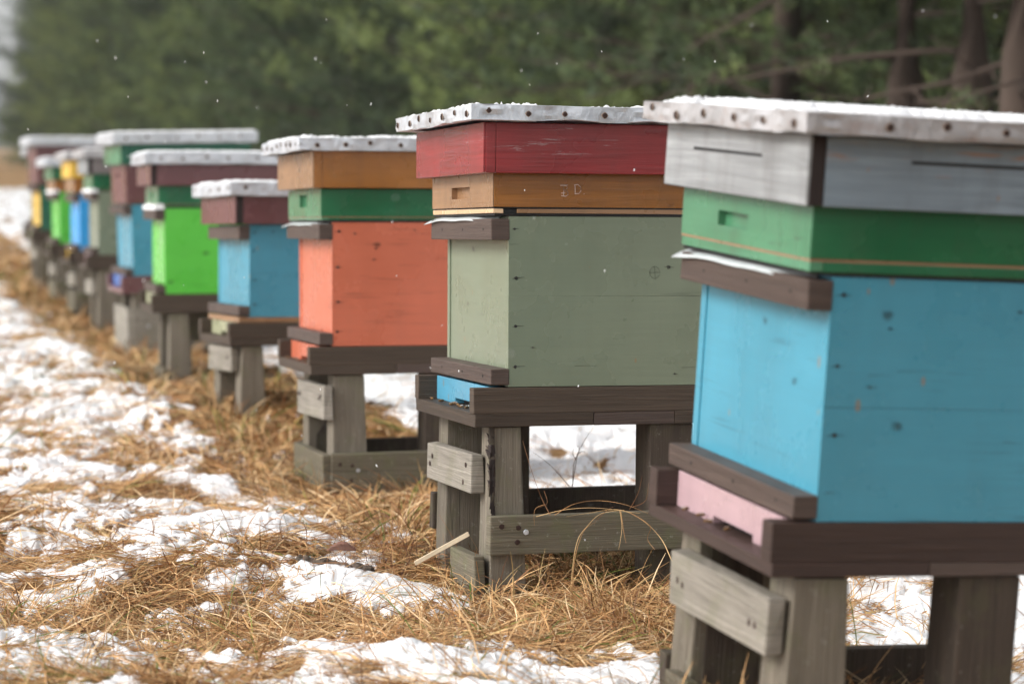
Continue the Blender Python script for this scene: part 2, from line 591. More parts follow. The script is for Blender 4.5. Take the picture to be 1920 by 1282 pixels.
u = np.linspace(-0.36, 0.38, 1250)
yy = np.concatenate([1 / np.linspace(1 / 2.8, 1 / 16, 900), np.geomspace(16.1, 60, 160)])
U, Y = np.meshgrid(u, yy)
X = U * Y
MK = snow_mask(X, Y)
e = smooth(0.0, 0.14, MK)
lump = 0.008 * fbm(X * 14, Y * 14, 211, 3, 0.6) + 0.0045 * fbm(X * 50, Y * 50, 231, 3, 0.65)
Z = terrain(X, Y) - 0.012 + e * (0.021 + lump + 0.010 * smooth(0.1, 0.5, MK)) + 0.05 * np.minimum(MK, 0)
sn = grid_mesh('snow_cover', X, Y, Z, M['snow'], keep=(MK > -0.02))
tag(sn, 'patchy thin snow lying over the dead grass of the meadow', 'snow', kind='stuff')
del U, X, Y, Z, MK, e, lump


# ------------------------------------------------------------------ beehives
def xf(T, yaw, tx, ty):
    return Matrix.Translation(T) @ Euler((R(tx), R(ty), R(yaw)), 'XYZ').to_matrix().to_4x4()


HIVES = []


def hive(name_label, T, yaw=16, tx=0, ty=0, W=0.465, L=0.52, h=0.337, body='blue', body_front=None,
         sup=None, roof=None, lid=None, floor=(0.065, -0.078, -0.052), block='pink', batten='brown', rail='brown_dark',
         rail_top=0.0, top_batten=True, spacer=None, foil=False, bar_snow=False, detail=True, groupname='beehives in a row across the meadow',
         ring=None, notch=False, seam=0.47):
    base = Vector((L / 2, W / 2, floor[1]))
    Mx = xf(T, yaw, tx, ty)
    root = empty('beehive', Mx @ base, (R(tx), R(ty), R(yaw)))
    tag(root, name_label, 'beehive', groupname)
    nb = lambda: MB(base)
    bf = M[body_front or body]
    # body: the two side boards run the full length, front and back boards sit between them
    b = nb()
    t = 0.02
    seam = h * seam
    b.box(0, L, 0, t, 0, seam - 0.0001, M[body], 0.0005)
    b.box(0, L, 0.0003, t, seam + 0.0002, h, M[body], 0.0005)
    b.box(0, L, W - t, W, 0, h, M[body], 0.0015)
    b.box(L - t, L - 0.002, t, W - t, 0, h, M[body], 0.0015)
    b.box(0.0025, t, t + 0.0006, W - t - 0.0006, 0, h, bf, 0.0015)
    if detail:
        for z in (0.04, 0.12, 0.215, h - 0.025):       # countersunk nails along the corner
            b.disc((0.012 + random.uniform(0, .008), 0.0006, z), (0, -1, 0), 0.0038, 0.0008, M['black'], 9, 0.25)
            w_ = random.uniform(0.004, 0.02)
            b.tube([(0.004 + w_ * .2, -0.0001, z - .001), (0.016, -0.0002, z + .0005), (0.016 + w_, -0.0001, z + random.uniform(-.001, .002))], [.0002, .0006, .00015], M['edge_dark'], 4)
            b.disc((L - 0.015, 0.0006, z), (0, -1, 0), 0.0035, 0.0008, M['black'], 9, 0.25)
    if detail:
        for _ in range(5):                             # knots and short drying cracks
            kx, kz = random.uniform(0.05, L - .06), random.uniform(0.02, h - 0.02)
            r_ = random.uniform(.0022, .0045)
            b.disc((kx, 0.0006, kz), (0, -1, 0), r_, 0.0008, M[body + '_knot'], 9, 0.3)
            b.disc((kx + r_ * .3, 0.0003, kz), (0, -1, 0), r_ * .35, 0.0012, M['edge_dark'], 7, 0.4)
            b.tube([(kx - r_ * 2.2, -0.0001, kz), (kx, -0.0002, kz + .0004), (kx + r_ * 3, -0.0001, kz - .0006)], [.00015, .0005, .0001], M['edge_dark'], 4)
        for _ in range(4):
            kx, kz = random.uniform(0.0, L - .1), random.uniform(0.02, h - 0.02)
            w_ = random.uniform(.02, .07)
            b.tube([(kx, -0.0001, kz), (kx + w_ / 2, -0.0001, kz + .0004), (kx + w_, 0.0, kz + random.uniform(-.002, .002))], [.0003, .0002, .0001], M['edge_dark'], 4)
    b.build('body', root)
    # battens across the front, one at the top (hand hold), one at the foot
    zs = [(0.004, 0.036)] + ([(h - 0.047, h - 0.005)] if top_batten else [])
    for z0, z1 in zs:
        b = nb()
        b.box(-0.036, 0.0022, -0.0015, W + 0.0015, z0, z1, M[batten], 0.0025)
        if detail:
            for k in (0.12, 0.45, 0.8):
                b.disc((-0.0362, W * k, (z0 + z1) / 2), (-1, 0, 0), 0.003, 0.0006, M['black'], 8, 0.3)
        b.build('batten', root)
    zt = h
    if sup:
        z0, z1, oy, ox, ms, mf, hole = sup
        # a felt or foil sheet and a thin spacer between body and the upper box
        b = nb()
        b.box(-ox + 0.004, L - 0.006, -0.002, W + 0.002, h + 0.0006, h + 0.0052, M['black'], 0.0008)
        b.build('felt_sheet', root)
        b = nb()
        sp = spacer or ms
        spf = spacer or mf
        zz0, zz1 = h + 0.0056, z0 - 0.0035
        b.box(-ox + (0.05 if spacer else 0.022), L, -oy + 0.001, W + oy - 0.001, zz0, zz1, M['natural' if spacer else sp], 0.0012)
        if spacer:
            b.box(-ox + 0.022, -ox + 0.0495, -oy + 0.004, W + oy - 0.004, zz0, zz1, M['black'], 0)
        b.box(-ox + 0.001, -ox + 0.0215, -oy + 0.001, W + oy - 0.001, zz0, zz1, M[spf], 0.0012)
        b.build('spacer_frame', root)
        b = nb()
        b.box(-ox + (0.003 if spacer else 0.0012), L, -oy + 0.0012, W + oy - 0.0012, zz1 + 0.0003, z0 - 0.0003, M['black' if spacer else 'natural'], 0)
        # super: side boards full length, front board let in flush, with a flight hole cut through
        b.box(-ox + 0.0025, L, -oy, -oy + 0.018, z0, z1, M[ms], 0.001)
        b.box(-ox + 0.0025, L, W + oy - 0.018, W + oy, z0, z1, M[ms], 0.001)
        b.box(L - 0.02, L - 0.0006, -oy + 0.0184, W + oy - 0.0184, z0, z1, M[ms], 0.001)
        x0, x1 = -ox, -ox + 0.02
        ya, yb = -oy + 0.0184, W + oy - 0.0184
        for yy0, yy1 in ((-oy + 0.0004, -oy + 0.0182), (W + oy - 0.0182, W + oy - 0.0004)):
            b.box(x0, x0 + 0.0023, yy0, yy1, z0, z1, M[mf], 0.0004, 0)
        if hole:
            ha, hb, hc, hd = hole
            hy0, hy1 = W * ha, W * hb
            za, zb = z0 + (z1 - z0) * hc, z0 + (z1 - z0) * hd
            b.box(x0, x1, ya, hy0, z0, z1, M[mf], 0, 0)
            b.box(x0, x1, hy1, yb, z0, z1, M[mf], 0, 0)
            b.box(x0, x1, hy0, hy1, z0, za, M[mf], 0, 0)
            b.box(x0, x1, hy0, hy1, zb, z1, M[mf], 0, 0)
            b.box(x0 + 0.012, x1 - 0.0005, hy0, hy1, za, zb, M[mf], 0, 0)
        else:
            b.box(x0, x1, ya, yb, z0, z1, M[mf], 0.0008)
        b.build('super', root)
        zt = z1
    if roof:
        z0, z1, oy, ox, ms, mf, me_ = roof
        b = nb()
        x1 = L + 0.055
        b.box(-ox + 0.0256, x1, -oy + 0.0004, -oy + 0.022, z0, z1, M[ms], 0.0018)
        b.box(-ox + 0.0256, x1, W + oy - 0.022, W + oy, z0, z1, M[ms], 0.0018)
        b.box(x1 - 0.022, x1 - 0.0005, -oy + 0.022, W + oy - 0.022, z0, z1, M[ms], 0.0018)
        b.box(-ox + 0.004, -ox + 0.025, -oy, W + oy, z0, z1, M[me_], 0.0018)          # front board, end grain to the side
        b.box(-ox, -ox + 0.0038, -oy + 0.0008, W + oy - 0.0008, z0 + 0.0006, z1, M[mf], 0.0008)
        b.box(-ox + 0.02, x1 - 0.02, -oy + 0.02, W + oy - 0.02, z1 - 0.02, z1 - 0.002, M[ms], 0)
        if notch:       # long ventilation slots sawn into the boards
            b.box(-ox - 0.0006, -ox + 0.001, W * 0.27, W * 0.82, z0 + 0.058, z0 + 0.0625, M['black'], 0, 0)
            b.box(0.09, L * 0.75, -oy - 0.0002, -oy + 0.001, z0 + 0.062, z0 + 0.0665, M['black'], 0, 0)
        b.build('roof_box', root)
    if lid:
        z0, z1, oy, ox, ml, nail_n = lid
        build_lid(root, base, -ox, L + 0.085, -oy, W + oy, z0, z1, M[ml], nail_n, detail)
    # floor: bottom board that runs out as a landing board, a rail each side, an entrance block between
    ox, fz0, fz1 = floor
    b = nb()
    b.box(-ox, L * 0.34, -0.004, W + 0.004, fz0, fz1, M[rail], 0.0018)
    b.box(L * 0.34 + 0.0008, L * 0.67, -0.0035, W + 0.0035, fz0 + 0.0006, fz1, M['brown'], 0.0018)
    b.box(L * 0.67 + 0.0008, L + 0.02, -0.004, W + 0.004, fz0, fz1, M[rail], 0.0018)
    b.build('landing_board', root)
    for ya, yb in ((-0.003, 0.03), (W - 0.03, W + 0.003)):
        b = nb()
        b.box(-ox - 0.003, L + 0.015, ya, yb, fz1 + 0.0004, rail_top - 0.0012, M[rail], 0.002)
        b.build('side_rail', root)
    b = nb()
    bx0, bx1 = -0.030, 0.004
    ya, yb = 0.0308, W - 0.0308
    nw = W * 0.16
    b.box(bx0, bx1, ya, W * 0.3, fz1 + 0.0006, rail_top - 0.0015, M[block], 0.0015, 0.0002)
    b.box(bx0, bx1, W * 0.62, yb, fz1 + 0.0006, rail_top - 0.0015, M[block], 0.0015, 0.0002)
    b.box(bx0, bx1, W * 0.3, W * 0.62, fz1 + 0.012, rail_top - 0.0015, M[block], 0.0005, 0)
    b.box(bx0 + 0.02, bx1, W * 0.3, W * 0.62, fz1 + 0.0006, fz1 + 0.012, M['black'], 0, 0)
    b.build('entrance_block', root)
    if ring:
        b = nb()
        b.box(-0.034, L, -0.002, W + 0.002, rail_top, -0.001, M[ring], 0.001)
        b.build('base_ring', root)
    if foil:
        foil_sheet(root, base, W, h, foil)
    if bar_snow:
        t = bmesh.new()
        n = 14
        rows = []
        for i in range(n + 1):
            y = -0.004 + (W + 0.008) * i / n
            a = 0.014 + random.uniform(-.003, .006)
            rows.append([t.verts.new(Vector((x, y, z)) - base) for x, z in
                         ((0.001, h - 0.004), (-0.003, h + a * .8), (-0.022, h + a), (-0.038 + random.uniform(-.004, .002), h + a * .5), (-0.037, h - 0.006))])
        for a, bb in zip(rows, rows[1:]):
            for k in range(4):
                f = t.faces.new((a[k], bb[k], bb[k + 1], a[k + 1])); f.smooth = True
        t.faces.new(rows[0]); t.faces.new(rows[-1][::-1])
        b = nb()
        b.merge(t, M['snow'])
        o = b.build('snow_ridge')
        o.matrix_world = root_matrix(root)
        tag(o, 'ridge of snow on the front batten of the ' + bar_snow, 'snow', 'snow on the hive battens', 'stuff')
    HIVES.append(dict(root=root, base=base, T=Vector(T), M=Mx, W=W, L=L, lid=lid, label=name_label))
    return root


def root_matrix(root):
    return Matrix.Translation(root.location) @ root.rotation_euler.to_matrix().to_4x4()


_nail = {}


def build_lid(root, base, x0, x1, y0, y1, z0, z1, mat, nn, detail):
    """sheet-metal cap folded over a board: dented skirt, uneven lower edge"""
    t = bmesh.new()
    seed = random.randint(0, 999)

    def skirt_pts():
        pts = []
        nx, ny = 64, 56
        for i in range(nx): pts.append((x0 + (x1 - x0) * i / nx, y0, 0, -1))
        for i in range(ny): pts.append((x1, y0 + (y1 - y0) * i / ny, 1, 0))
        for i in range(nx): pts.append((x1 - (x1 - x0) * i / nx, y1, 0, 1))
        for i in range(ny): pts.append((x0, y1 - (y1 - y0) * i / ny, -1, 0))
        return pts
    P = skirt_pts()
    A = np.array(P)
    sarc = np.arange(len(P)) * 0.0095
    d1 = np.array([vnoise(sarc * 30, np.full(len(P), 1.5), seed), vnoise(sarc * 30, np.full(len(P), 7.5), seed + 3)])
    d2 = vnoise(sarc * 12, np.full(len(P), 3.5), seed + 9)
    top_w = vnoise(sarc * 9, np.full(len(P), 4.5), seed + 11)
    hh = z1 - z0
    rings = []
    for kz, (f, push) in enumerate(((0.0, .2), (0.06, .9), (0.35, 1.0), (0.68, .9), (0.97, .7), (1.0, -0.6), (1.0, -4.0))):
        ring = []
        for i, (x, y, nx, ny) in enumerate(P):
            amp = 0.0042 * (d1[kz % 2][i]) * 2 * (1 if 0 < kz < 5 else .4)
            inset = {5: 0.0016, 6: 0.03}.get(kz, 0.0 if kz else 0.002)
            # near a corner both directions inset
            xx = x + nx * (amp - inset); yyv = y + ny * (amp - inset)
            if kz >= 5:
                xx = min(max(xx, x0 + inset), x1 - inset); yyv = min(max(yyv, y0 + inset), y1 - inset)
            zz = z0 + hh * f + (0.0045 * d2[i] if kz < 2 else 0) + (0.004 * top_w[i] if kz > 2 else 0)
            ring.append(t.verts.new(Vector((xx, yyv, zz)) - base))
        rings.append(ring)
    n = len(P)
    for a, b in zip(rings, rings[1:]):
        for i in range(n):
            f = t.faces.new((a[i], a[(i + 1) % n], b[(i + 1) % n], b[i])); f.smooth = True
    t.faces.new(rings[-1])
    # underside return
    inner = [t.verts.new(Vector((min(max(p[0], x0 + .03), x1 - .03), min(max(p[1], y0 + .03), y1 - .03), z0 + 0.003)) - base) for p in P]
    for i in range(n):
        t.faces.new((rings[0][(i + 1) % n], rings[0][i], inner[i], inner[(i + 1) % n]))
    b = MB(base)
    b.merge(t, mat)
    lid = b.build('lid', root)
    lid.data.set_sharp_from_angle(angle=R(38))
    if not nn:
        return lid
    nf, ns, ph = nn
    spots = []
    for i in range(nf):
        spots.append((x0, y0 + (y1 - y0) * (0.05 + 0.9 * (i + random.uniform(-.12, .12)) / max(nf - 1, 1)), -1, 0))
    x = ph
    k = 0
    while x < x1 - x0 - 0.02:
        spots.append((x0 + x, y0, 0, -1))
        x += ns * random.uniform(0.75, 1.25)
    for (x, y, nx, ny) in spots:
        z = (z0 + z1) / 2 + random.uniform(-.004, .006)
        if 'm' not in _nail:
            q = MB()
            q.disc((0, 0, 0), (0, 0, 1), 0.0062, 0.0026, M['nail'], 12, 0.06)
            q.disc((0, 0, -0.0006), (0, 0, 1), 0.0076, 0.001, M['stain'], 12, 0.22)
            o = q.build('nail')
            _nail['m'] = o.data
            bpy.data.objects.remove(o)
        o = bpy.data.objects.new('nail', _nail['m'])
        C.objects.link(o)
        o.parent = lid
        o.location = Vector((x + nx * 0.0022, y + ny * 0.0022, z)) - base
        o.scale = [random.uniform(0.7, 1.02)] * 3
        o.rotation_euler = Vector((nx, ny, 0)).to_track_quat('Z', 'Y').to_euler()
    return lid


def foil_sheet(root, base, W, h, kind):
    """a tongue of white foil creeping out over the batten, curled at its far corner"""
    t = bmesh.new()
    n, k = 18, 7
    rows = []
    far = {'a': 1.05, 'b': 1.07, 'c': 1.10}[kind]
    near = {'a': 0.10, 'b': 0.13, 'c': 0.05}[kind]
    for i in range(n + 1):
        f = i / n
        y = W * (near + (far - near) * f)
        ext = 0.040 * min(1, f * 5 + .1) + 0.004 * f * f
        row = []
        for j in range(k + 1):
            g = j / k
            x = 0.012 - (ext + 0.012) * g
            z = h + 0.002 - 0.008 * max(0, f - .8) / .2 * g - 0.011 * g ** 3 + 0.0007 * math.sin(f * 17 + g * 3) * g
            row.append(t.verts.new(Vector((x, y, z)) - base))
        rows.append(row)
    for a, b in zip(rows, rows[1:]):
        for j in range(k):
            f = t.faces.new((a[j], b[j], b[j + 1], a[j + 1])); f.smooth = True
    b = MB(base)
    b.merge(t, M['foil'])
    o = b.build('foil_flap', root)
    md = o.modifiers.new('thickness', 'SOLIDIFY')
    md.thickness = 0.0012
    md.offset = 1
    return o


# sup / roof: (z0, z1, overhang to the side, overhang to the front, side paint, front paint, extra)
H1 = hive('large blue hive nearest the camera, with green super and weathered grey-blue roof', (0.415, 3.288, 0.327), 17.67, 3.45, 2.38, 0.464, body='blue',
          sup=(0.360, 0.432, 0.004, 0.038, 'green', 'green_worn_lit', (0.46, 0.70, 0.32, 0.62)), roof=(0.432, 0.526, 0.030, 0.061, 'greyblue', 'greywhite', 'edge_dark'),
          lid=(0.528, 0.558, 0.070, 0.087, 'limewash', (6, 0.10, 0.12)), floor=(0.062, -0.077, -0.057), block='pink', foil='a', notch=True, rail='brown_flame')
H2 = hive('sage green hive with red roof box and amber super marked B D', (-0.008, 4.760, 0.396), 15.99, -0.80, 0.46, 0.482, body='sage',
          sup=(0.355, 0.421, 0.002, 0.033, 'amber', 'natural', (0.36, 0.66, 0.28, 0.64)), roof=(0.421, 0.519, 0.034, 0.061, 'red', 'red', 'red'),
          lid=(0.521, 0.551, 0.074, 0.097, 'tin', (7, 0.075, 0.035)), floor=(0.068, -0.078, -0.052), block='paleblue', spacer='palewood', foil='b', seam=0.53)
H3 = hive('coral red hive with green super and ochre wooden roof box', (-0.488, 6.554, 0.366), 15.88, -0.63, 0.22, 0.471, body='coral',
          sup=(0.352, 0.427, 0.002, 0.031, 'green', 'green_worn_lit', (0.40, 0.64, 0.35, 0.8)), roof=(0.429, 0.528, 0.027, 0.057, 'ochre', 'natural', 'ochre'),
          lid=(0.528, 0.563, 0.051, 0.100, 'tin', (8, 0.085, 0.05)), floor=(0.061, -0.077, -0.051), block='coral', foil='c', seam=0.70)
H4 = hive('low blue hive without a super, under a maroon roof box', (-0.856, 7.868, 0.381), 19.9, -0.83, 0.68, 0.443, h=0.300, body='blue',
          roof=(0.303, 0.392, 0.033, 0.054, 'maroon', 'maroon', 'edge_dark'), lid=(0.393, 0.438, 0.057, 0.077, 'tin', (5, 0.1, 0.05)),
          floor=(0.065, -0.094, -0.067), block='palegreen', rail_top=-0.018, ring='natural')
H5 = hive('lime green hive with green super and maroon roof box', (-1.376, 9.584, 0.387), 14.7, 0, -0.1, 0.445, h=0.340, body='lime',
          sup=(0.356, 0.427, 0.002, 0.024, 'green', 'green_worn_lit', (0.42, 0.62, 0.3, 0.7)), roof=(0.430, 0.511, 0.032, 0.057, 'maroon', 'maroon', 'edge_dark'),
          lid=(0.514, 0.560, 0.058, 0.078, 'tin', (5, 0.1, 0.06)), floor=(0.052, -0.075, -0.05), block='palegreen', bar_snow='lime green hive', detail=False)
H6 = hive('tall blue hive with deep maroon super and dark green roof box', (-1.795, 11.456, 0.397), 18.0, 0.3, -1.2, 0.450, h=0.338, body='blue',
          sup=(0.346, 0.524, 0.003, 0.022, 'maroon', 'maroon', (0.45, 0.6, 0.66, 0.78)), roof=(0.529, 0.622, 0.035, 0.048, 'bottle', 'green_worn_lit', 'bottle'),
          lid=(0.625, 0.676, 0.066, 0.085, 'tin', (5, 0.12, 0.06)), floor=(0.054, -0.083, -0.058), block='cobalt', rail='maroon', detail=False)
z7 = at(185, 478, 12.9)
H7 = hive('second sage green hive farther along, under a worn grey roof box', z7, 16, 0, 0, 0.45, h=0.338, body='sage', body_front='sage',
          sup=(0.352, 0.430, 0.002, 0.03, 'green', 'green_worn_lit', None), roof=(0.432, 0.515, 0.03, 0.058, 'greytaupe', 'greywhite', 'edge_dark'),
          lid=(0.517, 0.560, 0.058, 0.085, 'limewash', None), block='pink', bar_snow='farther sage green hive', detail=False)
z8 = at(150, 470, 14.4)
H8 = hive('bright azure hive with ochre super and yellow roof box', z8, 17, 0, 0, 0.45, h=0.338, body='azure',
          sup=(0.352, 0.430, 0.002, 0.03, 'amber', 'natural', None), roof=(0.432, 0.535, 0.022, 0.05, 'yellow', 'yellow', 'yellow'),
          lid=(0.537, 0.582, 0.055, 0.085, 'limewash', None), block='yellow', detail=False)
z9 = at(112, 457, 15.9)
H9 = hive('far lime green hive with ochre super and small green roof box', z9, 17, 0, 0, 0.45, h=0.338, body='lime',
          sup=(0.352, 0.420, 0.002, 0.03, 'amber', 'natural', None), roof=(0.422, 0.505, 0.02, 0.045, 'green', 'green_worn_lit', 'green'),
          lid=(0.507, 0.560, 0.055, 0.095, 'tin', None), block='palegreen', bar_snow='far lime green hive', detail=False)
z10 = at(76, 432, 18.0)
H10 = hive('dark green hive with yellow front and tall maroon upper boxes', z10, 18, 0, 0, 0.50, h=0.338, body='bottle', body_front='yellow',
           sup=(0.352, 0.500, 0.004, 0.02, 'maroon', 'maroon', None), roof=(0.502, 0.625, 0.02, 0.03, 'maroon', 'maroon', 'maroon'),
           lid=(0.628, 0.690, 0.06, 0.08, 'tin', None), block='palegreen', detail=False)
z11 = at(64, 418, 20.2)
H11 = hive('farthest hive, mostly hidden, with a green roof box', z11, 14, 0, 0, 0.46, h=0.338, body='sage',
           sup=(0.352, 0.468, 0.004, 0.02, 'maroon', 'maroon', None), roof=(0.47, 0.56, 0.02, 0.03, 'green', 'green', 'green'),
           lid=(0.562, 0.615, 0.06, 0.08, 'tin', None), detail=False)

# chalk letters on the amber super: B D.
h2 = HIVES[1]
sup2 = [c for c in h2['root'].children if c.name.startswith('super')][0]
b = MB(h2['base'])


def stroke(pts, x, z, s):
    b.tube([(x + p[0] * s, -0.0024, z + p[1] * s) for p in pts], 0.0008, M['chalk'], 5)


s = 0.0215
stroke([(-.12, .98), (.62, 1.02)], 0.108, 0.377, s)
stroke([(.2, 1.0), (.22, .5), (.18, -.02)], 0.108, 0.377, s)
stroke([(.2, .98), (.5, .95), (.56, .75), (.3, .55), (.6, .42), (.62, .15), (.4, -.02), (-.02, .05)], 0.108, 0.377, s)
stroke([(-.05, .28), (.35, .3)], 0.108, 0.377, s)
stroke([(0.02, .92), (0.05, .1)], 0.1355, 0.380, s)
stroke([(-.08, .9), (.3, .95), (.58, .7), (.6, .38), (.4, .12), (-.02, .08)], 0.1355, 0.380, s)
stroke([(.86, .06), (.92, .09)], 0.1355, 0.380, s)
b.build('chalk_lettering', sup2)
# pencil mark on the sage body: a ring with a cross
b = MB(h2['base'])
body2 = [c for c in h2['root'].children if c.name.startswith('body')][0]
cx, cz, rr = 0.305, 0.226, 0.0105
b.tube([(cx + rr * math.cos(a), -0.0003, cz + rr * math.sin(a) * 1.15) for a in np.linspace(0.2, 5.9, 22)], 0.00022, M['post_dark'], 4)
b.tube([(cx - .012, -0.0003, cz), (cx + .012, -0.0003, cz + .0003)], 0.00025, M['black'], 4)
b.tube([(cx + .0015, -0.0003, cz - .014), (cx - .001, -0.0003, cz + .013)], 0.0002, M['black'], 4)
b.build('pencil_mark', body2)

# dead bees on the landing boards
BEE_LABELS = []


def bee(hv, x, y, rz, label, group):
    T_ = hv['M'] @ Vector((x, y, -0.051))
    t = bmesh.new()
    rings = []
    prof = [(-.0068, .0004), (-.0055, .0022), (-.003, .0029), (-.0002, .0028), (.001, .0018), (.0022, .0027), (.0042, .0026), (.005, .0013), (.0062, .0019), (.0073, .0012), (.0078, .0003)]
    for px, r in prof:
        rings.append([t.verts.new((px, r * math.cos(a * math.pi / 4), r * math.sin(a * math.pi / 4) + 0.003)) for a in range(8)])
    for a, bb in zip(rings, rings[1:]):
        for i in range(8):
            f = t.faces.new((a[i], a[(i + 1) % 8], bb[(i + 1) % 8], bb[i])); f.smooth = True
    q = MB()
    q.merge(t, M['bee'])
    for sgn in (-1, 1):
        for k in (-.001, .001, .003):
            q.tube([(k, sgn * .002, .002), (k + .001, sgn * .0045, .0045), (k, sgn * .0055, .001)], 0.0003, M['dirt'], 4)
        tw = bmesh.new()
        vs = [tw.verts.new(p) for p in ((.002, sgn * .001, .0055), (-.002, sgn * .0035, .006), (-.007, sgn * .0035, .0045), (-.006, sgn * .001, .005))]
        tw.faces.new(vs)
        q.merge(tw, M['foil'])
    o = q.build('dead_bee')
    o.location = T_
    o.rotation_euler = (0, 0, rz)
    tag(o, label, 'bee', group)


for i, (x, y) in enumerate(((-.052, .41), (-.050, .335), (-.042, .26), (-.052, .235), (-.046, .215), (-.054, .165), (-.043, .15), (-.050, .13))):
    bee(HIVES[1], x, y, random.uniform(0, 6), 'dead bee lying on the landing board of the sage green hive', 'dead bees on the sage hive landing board')
for i, (x, y) in enumerate(((-.045, .30), (-.05, .22), (-.043, .16), (-.052, .38))):
    bee(HIVES[2], x, y, random.uniform(0, 6), 'dead bee lying on the landing board of the coral red hive', 'dead bees on the coral hive landing board')
for i, (x, y) in enumerate(((-.045, .36), (-.04, .31), (-.048, .26), (-.043, .20), (-.05, .45))):
    bee(HIVES[0], x, y, random.uniform(0, 6), 'dead bee lying on the landing board of the nearest blue hive', 'dead bees on the nearest blue hive landing board')


# ------------------------------------------------------------------ stands
def stand(hv, label, top, lx=-0.03, lw=0.062, bx=0.30, blw=0.085, board=(-0.137, -0.212), bx0=None, side=(-0.252, -0.332), foot=None, panel=None, board_y=(0.04, 0.415), upper=True, splinter=False, smat='greydark'):
    base = Vector((hv['L'] / 2, hv['W'] / 2, top - 0.36))
    Mx = hv['M']
    e_ = Mx.to_euler()
    root = empty('hive_stand', Mx @ base, e_)
    tag(root, label, 'stand', 'weathered wooden stands under the hives')
    W = hv['W']

    def gz(x, y):
        p = Mx @ Vector((x, y, -0.4))
        return float(terrain(p.x, p.y)) - Mx.translation.z
    t0 = top - 0.001
    for (xa, w0, splay) in ((lx, lw, 1), (bx, blw, 0)):
        for y0, y1 in ((0.004, 0.086), (W - 0.125, W - 0.045)):
            x = xa if (splay or y0 < 0.1) else bx - 0.24
            w = w0 + (0.045 if splay and y0 > 0.1 else 0)
            g = gz(x, y0) - 0.09
            b = MB(base)
            d = 0.007 * splay
            b.hexa([(x - d, y0, g), (x + w + 2 * d, y0, g), (x + w + 2 * d, y1 + .01, g), (x - d, y1 + .01, g),
                    (x, y0, t0), (x + w, y0, t0), (x + w, y1, t0), (x, y1, t0)], M['post' if splay else 'post_dark'], 0.003, 0.002)
            lg = b.build('leg', root)
            if splinter and splay and y0 < 0.1:        # the weather-split corner of this post
                b = MB(base)
                for q in range(34):
                    f = q / 33
                    za = -0.079 - 0.215 * f
                    ww = (0.046 * (1 - f) ** 0.6 + 0.004) * random.uniform(0.6, 1.1)
                    dp = random.uniform(0.001, 0.007)
                    b.hexa([(x - dp, y0 - .001, za - .020), (x + .004, y0 - .001, za - .020), (x + .004, y0 + ww * .5, za - .012), (x - dp * .3, y0 + ww * .5, za - .012),
                            (x - dp, y0 - .001, za), (x + .004, y0 - .001, za), (x + .004, y0 + ww, za + .006), (x - dp * .3, y0 + ww, za + .006)], M['edge_dark' if random.random() < .7 else 'post_dark'], 0, 0.002)
                b.build('splintered_edge', lg)
    if upper:
        b = MB(base)
        x1 = lx - 0.0045
        x0 = x1 - 0.027
        b.hexa([(x0, board_y[0], board[1]), (x1, board_y[0], board[1]), (x1, board_y[1], board[1] - .006), (x0, board_y[1], board[1] - .006),
                (x0, board_y[0], board[0]), (x1, board_y[0], board[0]), (x1, board_y[1], board[0] - .004), (x0, board_y[1], board[0] - .004)], M['grey'], 0.003, 0.002)
        for yk in (board_y[0] + .04, board_y[0] + .06, board_y[1] - .05, board_y[1] - .03):
            b.disc((x0 - 0.0006, yk, (board[0] + board[1]) / 2 + random.uniform(-.025, .02)), (-1, 0, 0), 0.0055, 0.001, M['nail'], 10, 0.2)
        b.build('cross_board', root)
    if side:
        for ya, yb, mm in ((-0.022, 0.0015, smat), (W - 0.043, W - 0.018, 'post_dark')):
            b = MB(base)
            ex = 0.05 if ya < 0 else 0.14
            b.hexa([(lx - .013, ya, side[1]), (bx + blw + ex, ya, side[1] + .004), (bx + blw + ex, yb, side[1] + .004), (lx - .013, yb, side[1]),
                    (lx - .013, ya, side[0]), (bx + blw + ex, ya, side[0] + .003), (bx + blw + ex, yb, side[0] + .003), (lx - .013, yb, side[0])], M[mm], 0.003, 0.002)
            if ya < 0:
                for (xk, zk, mt) in ((.012, .26, 'nail'), (.046, .30, 'nail'), (.044, .66, 'nail'), (.062, .42, 'tin')):
                    b.disc((lx + xk, ya - 0.0006, side[0] - zk * (side[0] - side[1])), (0, -1, 0), 0.0055, 0.001, M[mt], 10, 0.15)
            b.build('side_board', root)
    if foot:
        b = MB(base)
        x1 = lx - 0.0125
        b.box(x1 - 0.022, x1, foot[2], foot[3], foot[1], foot[0], M[smat], 0.003, 0.003)
        b.build('foot_board', root)
    if panel:
        b = MB(base)
        b.box(lx + panel[0], lx + panel[1], W - 0.14, W - 0.127, panel[3], panel[2], M['greydark'], 0.003, 0.002)
        b.build('panel_board', root)
    return root


FT = -0.0785
stand(HIVES[0], 'weathered wooden stand under the nearest blue hive', -0.0775, -0.024, 0.083, 0.232, 0.092, (-0.108, -0.190), side=(-0.285, -0.36), board_y=(0.012, 0.375), foot=(-0.295, -0.36, 0.28, 0.365))
stand(HIVES[1], 'weathered stand under the sage green hive, with mossy side board', FT, -0.03, 0.060, 0.297, 0.093, (-0.137, -0.213), foot=(-0.337, -0.43, 0.006, 0.2), board_y=(0.05, 0.415), splinter=True)
stand(HIVES[2], 'weathered stand under the coral red hive, boards near the ground', -0.0775, 0.004, 0.086, 0.26, 0.08, (-0.107, -0.199), side=(-0.292, -0.40), foot=(-0.292, -0.40, -0.018, 0.40), board_y=(-0.01, 0.37))
stand(HIVES[3], 'narrow post stand under the low blue hive', -0.0945, -0.022, 0.07, 0.28, 0.08, (-0.10, -0.178), side=None, board_y=(0.03, 0.36))
